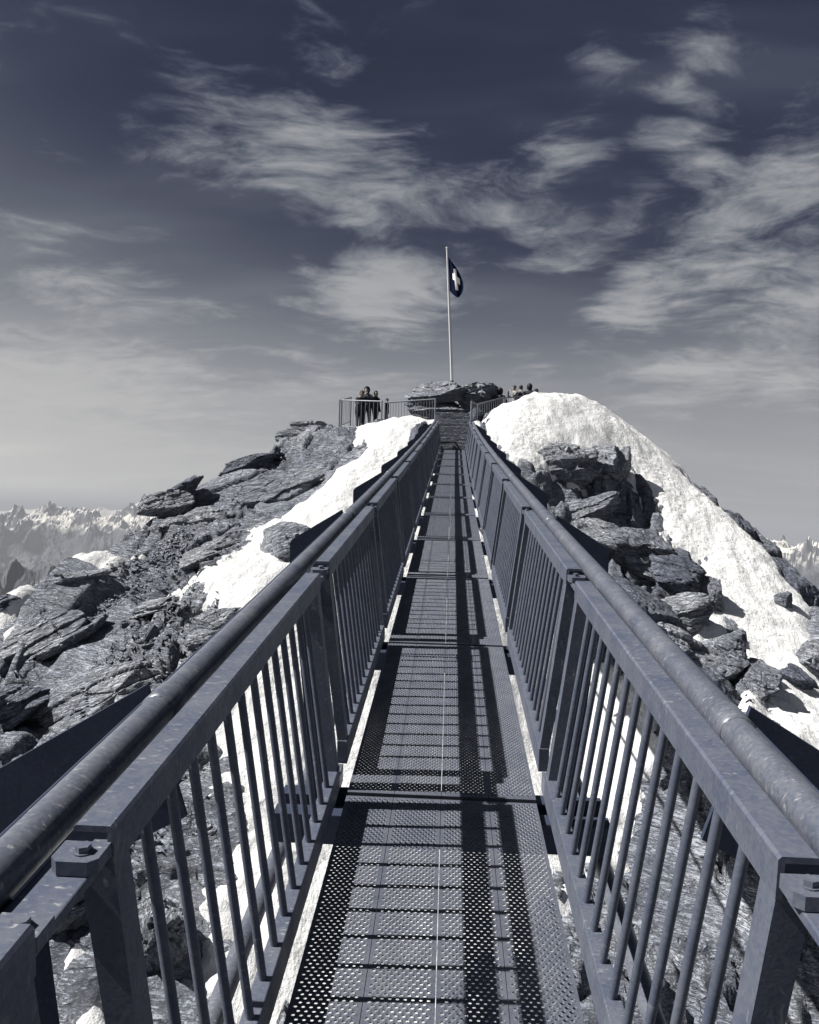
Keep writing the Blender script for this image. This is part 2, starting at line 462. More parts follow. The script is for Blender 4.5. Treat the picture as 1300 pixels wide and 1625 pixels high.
# ------------------------------------------------------------------ terrain: one surface through surveyed points
CP = np.array([(-5.043, 34.0, 3.342),
    (-6.555, 32.5, 2.784),
    (-7.666, 31.0, 1.911),
    (-8.499, 29.0, 1.089),
    (-9.141, 27.0, -0.054),
    (-9.802, 25.0, -0.99),
    (-10.444, 23.0, -1.501),
    (-10.762, 21.5, -2.014),
    (-10.944, 20.0, -2.429),
    (-6.015, 30.0, 1.31),
    (-6.841, 27.0, 0.111),
    (-7.536, 24.0, -1.044),
    (-8.591, 22.0, -2.02),
    (-9.346, 20.0, -2.963),
    (-10.088, 18.5, -3.361),
    (-6.178, 22.5, -1.47),
    (-7.007, 20.0, -2.579),
    (-7.679, 18.0, -3.473),
    (-8.305, 16.5, -4.246),
    (-5.424, 17.5, -3.171),
    (-5.974, 15.5, -4.038),
    (-6.228, 13.5, -4.594),
    (-7.022, 13.0, -4.467),
    (-1.416, 30.8, 3.706),
    (-2.106, 31.8, 3.523),
    (-2.845, 32.6, 3.299),
    (-3.743, 34.0, 3.371),
    (-2.517, 29.0, 2.406),
    (-3.346, 27.0, 1.272),
    (-4.027, 25.0, 0.164),
    (-4.626, 23.3, -0.581),
    (-5.073, 21.5, -1.38),
    (-5.783, 20.0, -1.927),
    (-4.125, 19.5, -2.129),
    (-4.48, 17.5, -3.004),
    (-3.441, 15.0, -4.388),
    (-2.24, 12.0, -5.31),
    (-3.638, 12.0, -4.919),
    (-2.601, 10.0, -5.598),
    (-4.163, 10.0, -5.298),
    (1.958, 31.0, 4.13),
    (3.312, 33.0, 4.746),
    (5.7, 34.0, 4.732),
    (7.387, 33.5, 3.444),
    (9.081, 31.5, 1.405),
    (10.534, 29.0, -0.806),
    (11.817, 27.0, -2.789),
    (1.828, 28.5, 2.722),
    (2.321, 26.5, 1.547),
    (3.545, 28.5, 2.332),
    (5.207, 29.5, 2.45),
    (6.322, 29.5, 1.592),
    (3.732, 26.5, 0.586),
    (4.563, 25.5, -0.367),
    (6.954, 27.5, -0.339),
    (8.52, 26.0, -1.813),
    (5.106, 23.5, -1.543),
    (6.162, 23.5, -2.211),
    (6.724, 23.0, -2.827),
    (9.655, 24.0, -3.395),
    (6.937, 21.0, -3.802),
    (8.087, 20.0, -4.602),
    (8.6, 19.5, -4.891),
    (5.251, 20.5, -3.003),
    (6.455, 17.5, -4.698),
    (4.552, 17.5, -5.425),
    (4.492, 15.0, -6.292),
    (3.716, 16.5, -6.366),
    (3.449, 18.5, -5.792),
    (4.074, 12.0, -6.783),
    (4.019, 21.0, -4.534),
    (0, 24, -0.6),
    (0, 20, -2.9),
    (0, 16, -4.7),
    (0, 12, -6.1),
    (0, 8, -7.3),
    (0, 4, -8.5),
    (0, 0, -9.3),
    (0, -4, -10),
    (0, 26, 0.7),
    (0, 27.5, 1.6),
    (0, 31, 3.2),
    (0, 33, 3.4),
    (0, 37, 3.4),
    (-3.5, 36, 3.35),
    (4, 38, 3.4),
    (-2, 34, 3.4),
    (2, 34.5, 3.5),
    (-12, 27, -3.5),
    (-9, 33, -2),
    (-14, 20, -6),
    (-18, 28, -12),
    (-30, 30, -28),
    (-20, 10, -10),
    (-30, 5, -22),
    (-8, 40, -1),
    (-12, 45, -8),
    (10, 37, 1.0),
    (13, 33, -1.5),
    (16, 36, -7),
    (20, 30, -10),
    (30, 35, -25),
    (14, 22, -6),
    (14, 10, -10),
    (30, 10, -25),
    (0, 42, 1.5),
    (0, 50, -6),
    (5, 46, -2),
    (0, 65, -25),
    (-25, 60, -35),
    (25, 60, -35),
    (-8, 0, -9.5),
    (8, 0, -11),
    (-8, -8, -11),
    (8, -8, -13),
    (10, 14, -8)])


def tps_fit(P, smooth):
    n = len(P)
    d = np.hypot(P[:, None, 0]-P[None, :, 0], P[:, None, 1]-P[None, :, 1])
    K = np.where(d > 0, d*d*np.log(np.maximum(d, 1e-9)), 0)+np.eye(n)*smooth
    A = np.zeros((n+3, n+3)); A[:n, :n] = K; A[:n, n] = 1; A[:n, n+1:] = P[:, :2]; A[n, :n] = 1; A[n+1:, :n] = P[:, :2].T
    b = np.zeros(n+3); b[:n] = P[:, 2]
    return np.linalg.solve(A, b)


TPS = tps_fit(CP, 0.6)


def base(x, y):
    x = np.asarray(x, float); y = np.asarray(y, float)
    s = TPS[-3]+TPS[-2]*x+TPS[-1]*y
    for k in range(len(CP)):
        d2 = (x-CP[k, 0])**2+(y-CP[k, 1])**2
        s = s+TPS[k]*0.5*d2*np.log(np.maximum(d2, 1e-12))
    return s


def poly_sd(poly, x, y):
    """signed distance to a closed polygon, positive inside"""
    P = np.array(poly); inside = np.zeros(x.shape, bool); best = np.full(x.shape, 1e9)
    for i in range(len(P)):
        a = P[i]; b = P[(i+1) % len(P)]
        e = b-a; L = e@e+1e-12
        t = np.clip(((x-a[0])*e[0]+(y-a[1])*e[1])/L, 0, 1)
        best = np.minimum(best, np.hypot(x-a[0]-t*e[0], y-a[1]-t*e[1]))
        c = ((a[1] > y) != (b[1] > y)) & (x < (b[0]-a[0])*(y-a[1])/(b[1]-a[1]+1e-12)+a[0])
        inside ^= c
    return np.where(inside, best, -best)


SNOW_POLYS = [[(-0.564, 31.0),
    (-1.054, 31.5),
    (-1.801, 31.4),
    (-4.2, 37.0),
    (-4.6, 35.2),
    (-2.949, 30.6),
    (-2.989, 29.7),
    (-3.676, 27.9),
    (-4.574, 25.9),
    (-5.04, 24.4),
    (-5.948, 24.3),
    (-6.14, 23.5),
    (-6.523, 22.5),
    (-7.103, 21.8),
    (-6.119, 20.1),
    (-5.27, 19.4),
    (-5.11, 18.5),
    (-4.635, 17.2),
    (-4.049, 14.9),
    (-3.101, 11.6),
    (-2.525, 10.6),
    (-2.0, 9.6),
    (-1.679, 9.0),
    (0.098, 9.7),
    (1.146, 12.0),
    (1.981, 13.6),
    (2.93, 14.9),
    (4.004, 17.3),
    (4.772, 18.7),
    (4.75, 20.2),
    (4.382, 21.8),
    (2.4, 22.5),
    (2.2, 25.0),
    (1.6, 27.0),
    (1.2, 30.5)], [(1.0, 28.5),
    (1.2, 31.0),
    (2.016, 32.0),
    (3.328, 33.2),
    (5.697, 34.0),
    (7.5, 36.5),
    (10.0, 34.5),
    (9.166, 31.8),
    (9.65, 31.2),
    (10.64, 29.3),
    (12.014, 27.0),
    (8.702, 18.5),
    (7.095, 17.5),
    (7.795, 20.6),
    (7.792, 21.9),
    (7.765, 23.6),
    (7.746, 24.7),
    (7.308, 25.1),
    (8.038, 27.0),
    (7.06, 27.1),
    (6.962, 28.9),
    (6.523, 29.4),
    (5.904, 28.7),
    (6.182, 29.7),
    (5.526, 29.4),
    (3.952, 28.3),
    (3.262, 27.4),
    (2.463, 26.2),
    (2.057, 27.0),
    (1.611, 28.4)], [(-8.719, 25.5),
    (-8.769, 24.3),
    (-9.5, 22.9),
    (-9.423, 22.0),
    (-8.974, 22.5),
    (-8.667, 23.3),
    (-8.505, 24.1)], [(-11.246, 20.9),
    (-10.858, 21.2),
    (-10.358, 20.4),
    (-10.401, 19.8),
    (-10.751, 20.0)], [(6.521, 23.2),
    (8.144, 24.8),
    (8.152, 23.2),
    (7.053, 22.4),
    (6.583, 22.8)], [(7.249, 21.1),
    (7.926, 21.6),
    (7.686, 19.8),
    (6.849, 19.2)], [(-4.618, 10.0),
    (-4.405, 10.1),
    (-3.983, 9.6),
    (-3.649, 8.7),
    (-4.146, 8.6),
    (-4.204, 9.2)], [(3.088, 12.3),
    (3.753, 12.1),
    (3.882, 11.4),
    (2.628, 11.4)], [(-10.708, 22.8),
    (-10.166, 23.6),
    (-9.271, 23.0),
    (-9.638, 22.4)]]
SLABS = [([(-8.766, 17.0),
    (-8.904, 19.4),
    (-8.428, 21.6),
    (-7.421, 20.7),
    (-7.412, 18.2),
    (-6.665, 15.7),
    (-7.315, 14.8)], 0.12),
    ([(-10.52, 20.1),
    (-10.476, 22.5),
    (-9.11, 22.0),
    (-9.348, 20.0),
    (-9.72, 18.5)], 0.25),
    ([(3.941, 17.6),
    (5.034, 17.4),
    (4.952, 13.5),
    (2.922, 12.8)], 0.1)]
STAIR = None


def rock_detail(x, y):
    e = (0.42, 0.907)                                   # the beds strike along the ridge
    u = x*e[0]+y*e[1]; v = -x*e[1]+y*e[0]
    wx = (fbm(x*0.5, y*0.5, 3)-0.5)*1.6; wy = (fbm(x*0.5+9, y*0.5, 5)-0.5)*1.6
    u = u+wx; v = v+wy
    amt = sstep(0.40, 0.58, fbm(x*0.22, y*0.22, 11, 3))
    z = (fbm(x*0.35, y*0.35, 1, 4)-0.5)*0.9
    f1, f2, dx, dy, h1, h2, h3 = vor(u/3.4, v/1.5, 101)
    z = z+(h1-0.5)*0.55+dx*(h2-0.5)*0.5+dy*(h3-0.35)*0.9-np.exp(-((f2-f1)/0.045)**2)*0.38
    f1, f2, dx, dy, h1, h2, h3 = vor(u/1.25, v/0.5, 202)
    z = z+(0.45+0.55*amt)*((h1-0.5)*0.30+dx*(h2-0.5)*0.25+dy*(h3-0.35)*0.42-np.exp(-((f2-f1)/0.07)**2)*0.14)
    f1, f2, dx, dy, h1, h2, h3 = vor(u/0.42, v/0.2, 303)
    z = z+(0.25+0.75*amt)*((h1-0.5)*0.13+dx*(h2-0.5)*0.10+dy*(h3-0.4)*0.16-np.exp(-((f2-f1)/0.1)**2)*0.05)
    z = z+(fbm(x*3, y*3, 8, 4)-0.5)*0.10
    return z


def snow_sd(x, y):
    s = np.full(x.shape, -9.0)
    for p in SNOW_POLYS:
        s = np.maximum(s, poly_sd(p, x, y))
    return s


def terrain_shape(x, y):
    """rock surface height and the snow distance at the same places"""
    b = base(x, y)
    sd = snow_sd(x, y)
    soft = sstep(0.1, 0.9, sd)
    det = rock_detail(x, y)
    e_ = 0.3
    if x.size > 4:
        steep = np.hypot((base(x+e_, y)-b)/e_, (base(x, y+e_)-b)/e_)
        det = det*(1-0.75*sstep(0.75, 1.5, steep))
    for (poly, lift) in SLABS:                            # smooth slabs where the beds lie open
        s = poly_sd(poly, x, y)
        k = sstep(-0.15, 0.15, s)
        det = det*(1-k)+k*(lift+(fbm(x*0.5, y*0.5, 61, 4)-0.5)*0.4+(fbm(x*2.5, y*2.5, 62, 4)-0.5)*0.10)
    # the staircase and its landing keep the rock low
    k = sstep(1.3, 0.7, np.abs(x-STX))*sstep(26.3, 27.2, y)*sstep(33.5, 32.5, y)
    det = det*(1-k)-0.35*k
    return b+det*(1-0.75*soft)-0.12*soft, b, sd


STX = 0.06
gx = np.arange(-16, 16.01, 0.07); gy = np.arange(4.0, 46.01, 0.07)
GX, GY = np.meshgrid(gx, gy)
RZ, RB, RSD = terrain_shape(GX, GY)
far_edge = np.maximum(sstep(13.5, 16, np.abs(GX)), np.maximum(sstep(43, 46, GY), sstep(6, 4, GY)))
RZ = RZ-far_edge*2.5
slope = mesh_obj('rocky_slope', grid_mesh('rocky_slope', GX, GY, RZ), None, M_ROCK, kind='structure')

# snow lies over it as its own thick sheet with a ragged edge
sx_ = np.arange(-12, 14.01, 0.085); sy_ = np.arange(7, 42.01, 0.085)
SX, SY = np.meshgrid(sx_, sy_)
SB = base(SX, SY); SS = snow_sd(SX, SY)
SS = SS+(fbm(SX*0.9, SY*0.9, 41, 5)-0.5)*1.0+(fbm(SX*3, SY*3, 43, 5, 0.65)-0.5)*0.55
thick = np.where(SS > 0, 0.34*(1-np.exp(-SS/0.30)), SS*1.1)
f1, f2, *_ = vor(SX*2.6+fbm(SX, SY, 71)*2, SY*2.6, 77)
g1, g2, *_ = vor(SX*5.5, SY*5.5, 79)
SZ = SB+np.maximum(thick, -1.2)-0.05+(fbm(SX*0.6, SY*0.6, 51, 4)-0.5)*0.35+(f1-0.45)*0.04+(g1-0.45)*0.022+(fbm(SX*2.2, SY*1.6, 53, 4)-0.5)*0.22
q = SS > -0.9
keep = q[:-1, :-1] | q[1:, 1:] | q[1:, :-1] | q[:-1, 1:]
kst = (np.abs(SX-STX) < 0.75) & (SY > 26.6) & (SY < 33)      # trodden clear on the stairs
kk = kst[:-1, :-1] & kst[1:, 1:]
mesh_obj('snow_slope', grid_mesh('snow_slope', SX, SY, SZ, keep & ~kk), None, M_SNOW, kind='structure')


def ground_z(x, y):
    a = np.array([[float(x)]]); b = np.array([[float(y)]])
    rz = terrain_shape(a, b)[0][0, 0]
    return rz


def surf_z(x, y):
    """top of rock or snow from the two height grids"""
    i = int(np.clip(round((y-gy[0])/0.07), 0, len(gy)-1)); j = int(np.clip(round((x-gx[0])/0.07), 0, len(gx)-1))
    z = RZ[i, j]
    i = int(round((y-sy_[0])/0.085)); j = int(round((x-sx_[0])/0.085))
    if 0 <= i < len(sy_) and 0 <= j < len(sx_):
        z = max(z, SZ[i, j])
    return float(z)


# the mountain below, down to the valley and out to the horizon: one sheet
nth = 160
th = np.linspace(0, 2*np.pi, nth+1)
rr = np.array([0.5, 12, 16, 20, 26, 36, 55, 90, 160, 300, 600, 1100, 1750, 2600, 5000, 12000, 30000, 70000])
zz = np.array([-14, -13, -12, -13, -19, -30, -48, -82, -150, -290, -580, -1060, -1500, -1560, -1560, -1560, -1560, -1560])
RR, TH = np.meshgrid(rr, th, indexing='ij'); ZZ = np.repeat(zz[:, None], nth+1, 1)
XX = RR*np.cos(TH); YY = 22+RR*np.sin(TH)
ZZ = ZZ+(fbm(XX/np.maximum(RR*0.3, 1)+5, YY/np.maximum(RR*0.3, 1), 91, 4)-0.5)*np.minimum(RR*0.25, 160)*(RR > 14)
ground_m, n_, p_ = material('valley floor')
pos_ = n_.node('ShaderNodeNewGeometry').outputs['Position']
n_.put(p_, 'Base Color', n_.ramp(n_.noise(pos_, 0.0006, 8, 0.6), [(0.35, (0.05, 0.055, 0.07)), (0.7, (0.13, 0.135, 0.15))]))
n_.put(p_, 'Roughness', 0.9)
mesh_obj('ground', grid_mesh('ground', XX, YY, ZZ), None, ground_m, kind='structure')


# ------------------------------------------------------------------ far ranges
def range_material(name, snowline, soft):
    m, n, p = material(name)
    g = n.node('ShaderNodeNewGeometry')
    pos = g.outputs['Position']
    s = n.node('ShaderNodeSeparateXYZ'); n.put(s, 0, pos)
    sn = n.node('ShaderNodeSeparateXYZ'); n.put(sn, 0, g.outputs['Normal'])
    nz = n.noise(pos, 0.0022, 9, 0.66)
    lim = n.math('ADD', s.outputs[2], n.math('MULTIPLY', n.math('SUBTRACT', nz, 0.5), soft))
    alt = n.maprange(lim, snowline-60, snowline+60, 0, 1, True)
    steep = n.maprange(n.math('ADD', sn.outputs[2], n.math('MULTIPLY', n.math('SUBTRACT', n.noise(n.mapping(pos, scale=(1, 1, 0.4)), 0.009, 8, 0.75), 0.5), 1.1)), 0.44, 0.60, 0, 1, True)
    f = n.math('MULTIPLY', alt, steep)
    rockc = n.ramp(n.noise(pos, 0.003, 6, 0.6), [(0.3, (0.025, 0.03, 0.042)), (0.7, (0.07, 0.075, 0.09))])
    n.put(p, 'Base Color', n.mix(f, rockc, (0.58, 0.57, 0.545))); n.put(p, 'Roughness', 0.85)
    return m


def far_range(name, az0, az1, r_in, r_out, crest, na, nr, seed, mat, rough, foot=-1560, cell=1150.0):
    az = np.radians(np.linspace(az0, az1, na)); r = np.linspace(r_in, r_out, nr)
    AZ, RA = np.meshgrid(az, r)
    X = RA*np.sin(AZ); Y = RA*np.cos(AZ)
    t = (RA-r_in)/(r_out-r_in)
    prof = np.where(t < 0.55, (t/0.55)**1.15, 1-0.8*((t-0.55)/0.45))
    edge = sstep(0, 0.16, (AZ-az[0])/(az[-1]-az[0]))*sstep(1, 0.84, (AZ-az[0])/(az[-1]-az[0]))
    top = np.interp(np.degrees(AZ), crest[0], crest[1])
    # sharp ridges with side spurs
    rg = np.zeros(X.shape); amp = 1.0; wgt = np.ones(X.shape); tot = 0
    wx = (fbm(X/(cell*2), Y/(cell*2), seed+70, 4)-0.5)*1.2; wy = (fbm(X/(cell*2)+5, Y/(cell*2), seed+80, 4)-0.5)*1.2
    for o in range(8):
        q_ = 1-np.abs(2*vnoise((X/cell+wx)*2**o+13*o, (Y/cell+wy)*2**o-7*o, seed+o)-1)
        q_ = q_*q_*wgt
        rg = rg+q_*amp; tot += amp; amp *= 0.5; wgt = np.clip(q_*1.5, 0.15, 1)
    rg = rg/tot
    rg = rg+0.24*(fbm(X/(cell*0.22), Y/(cell*0.22), seed+60, 6, 0.6)-0.5)
    Z = foot+(top-foot)*prof*edge+rough*(rg-0.50)*np.clip(prof*1.6, 0, 1)*edge
    return mesh_obj(name, grid_mesh(name, X, Y, Z, None, False), None, mat, kind='structure')


far_range('snowy_mountains', -56, -2, 10200, 17000, ([-35.415, -31.579, -28.849, -27.436, -25.999, -24.515, -23.393, -22.24, -21.365, -20.63, -19.835, -19.032, -17.5, -12.533], [-2.791, -28.309, -65.3, -55.714, 21.885, -25.992, 31.105, -20.193, 105.731, 171.508, 117.277, 42.33, 12.365, -36.757]), 1000, 260, 11, range_material('distant snowy rock', -300, 420), 400, -1560, 430.0)
far_range('far_mountains', -60, 0, 22000, 30000, ([-38.375, -28.864, -26.735, -24.9, -23.393, -13.377], [-48.961, 127.12, 177.177, 149.178, 58.907, 18.029]), 240, 60, 17, range_material('distant pale rock', -600, 500), 420, -1560, 1200.0)
far_range('snowy_ridge', 2, 66, 6400, 12500, ([16.182, 20.508, 21.519, 22.205, 23.013, 23.54, 26.924, 35.815], [-315.0, -203.571, -143.1, -179.017, -120.532, -130.54, -134.817, -166.856]), 900, 170, 23, range_material('right range rock', -330, 480), 380, -1560, 430.0)
far_range('dark_hill', -48, -20, 2600, 5200, ([-33.756, -28.748, -27.988, -27.066, -26.263, -25.326, -23.24], [-258.111, -276.016, -240.374, -229.133, -248.434, -301.642, -373.009]), 420, 200, 31, range_material('dark forest hill', -120, 900), 150, -1560, 260.0)

# the air between
hz, n_, p_ = material('valley air')
n_.n.clear()
vol = n_.node('ShaderNodeVolumePrincipled')
n_.put(vol, 'Color', HAZE_COLOR); n_.put(vol, 'Density', HAZE_DENSITY); n_.put(vol, 'Anisotropy', 0.0)
o_ = n_.node('ShaderNodeOutputMaterial'); n_.t.links.new(vol.outputs[0], o_.inputs['Volume'])
s_ = 71000.0
zb, zt = -1720.0, HAZE_TOP
hv = [(x, y, z) for z in (zb, zt) for y in (-s_, s_) for x in (-s_, s_)]
hf = [(0, 2, 3, 1), (4, 5, 7, 6), (0, 1, 5, 4), (2, 6, 7, 3), (1, 3, 7, 5), (0, 4, 6, 2)]
if HAZE_DENSITY > 0:
    mesh_obj('haze', make_mesh('haze', hv, hf), None, hz, kind='stuff')


# ------------------------------------------------------------------ boulders
def boulder_mesh(name, size, seed, layers=7, sub=5, rough=1.0, cuts=16, keel=0.0):
    """angular block: a ball cut by random planes, split along its beds, roughened"""
    rng = np.random.default_rng(seed)
    bm = bmesh.new(); bmesh.ops.create_icosphere(bm, subdivisions=sub, radius=1.0)
    me = bpy.data.meshes.new(name); bm.to_mesh(me); bm.free()
    co = np.empty(len(me.vertices)*3); me.vertices.foreach_get('co', co); co = co.reshape(-1, 3)
    d = co/np.linalg.norm(co, axis=1)[:, None]
    nn = rng.normal(size=(cuts, 3)); nn /= np.linalg.norm(nn, axis=1)[:, None]
    off = rng.uniform(0.55, 0.95, cuts)
    r = np.full(len(d), 1.05)
    for k in range(cuts):
        c = d@nn[k]
        rr_ = np.where(c > 0.05, off[k]/np.maximum(c, 0.05), 9)
        r = np.minimum(r, rr_)
    p = d*r[:, None]
    # beds: each layer is set in or out a little, with a groove between
    bd = np.array([0.10*rng.normal(), 0.10*rng.normal(), 1.0]); bd /= np.linalg.norm(bd)
    hgt = p@bd+(fbm(p[:, 0]*1.5+seed, p[:, 1]*1.5, seed)-0.5)*0.35
    lay = hgt*layers/2+seed*1.37
    li = np.floor(lay); lf = lay-li
    inset = (hash2(li.astype(np.int64), li.astype(np.int64)*3+1, seed)-0.5)*0.30*rough
    groove = np.exp(-(np.minimum(lf, 1-lf)/0.06)**2)*0.09*rough
    side = np.linalg.norm(np.cross(d, bd), axis=1)
    p = p*(1+((inset-groove)*side)[:, None])
    f1, f2, _, _, h1, *_ = vor(p[:, 0]*2.1+p[:, 2]*0.7+seed, p[:, 1]*2.1-p[:, 2]*0.9, seed+5)
    p = p*(1+(((h1-0.5)*0.09-np.exp(-((f2-f1)/0.06)**2)*0.05)*rough)[:, None])
    p = p*(1+((fbm(p[:, 0]*6+p[:, 2]*5, p[:, 1]*6-p[:, 2]*4, seed+9, 4)-0.5)*0.10*rough)[:, None])
    if keel:
        p[:, 2] = np.where(p[:, 2] < 0, p[:, 2]*keel, p[:, 2])
    p = p*np.array(size)
    me.vertices.foreach_set('co', p.astype(np.float32).ravel())
    me.polygons.foreach_set('use_smooth', np.zeros(len(me.polygons), bool))
    me.update()
    return me


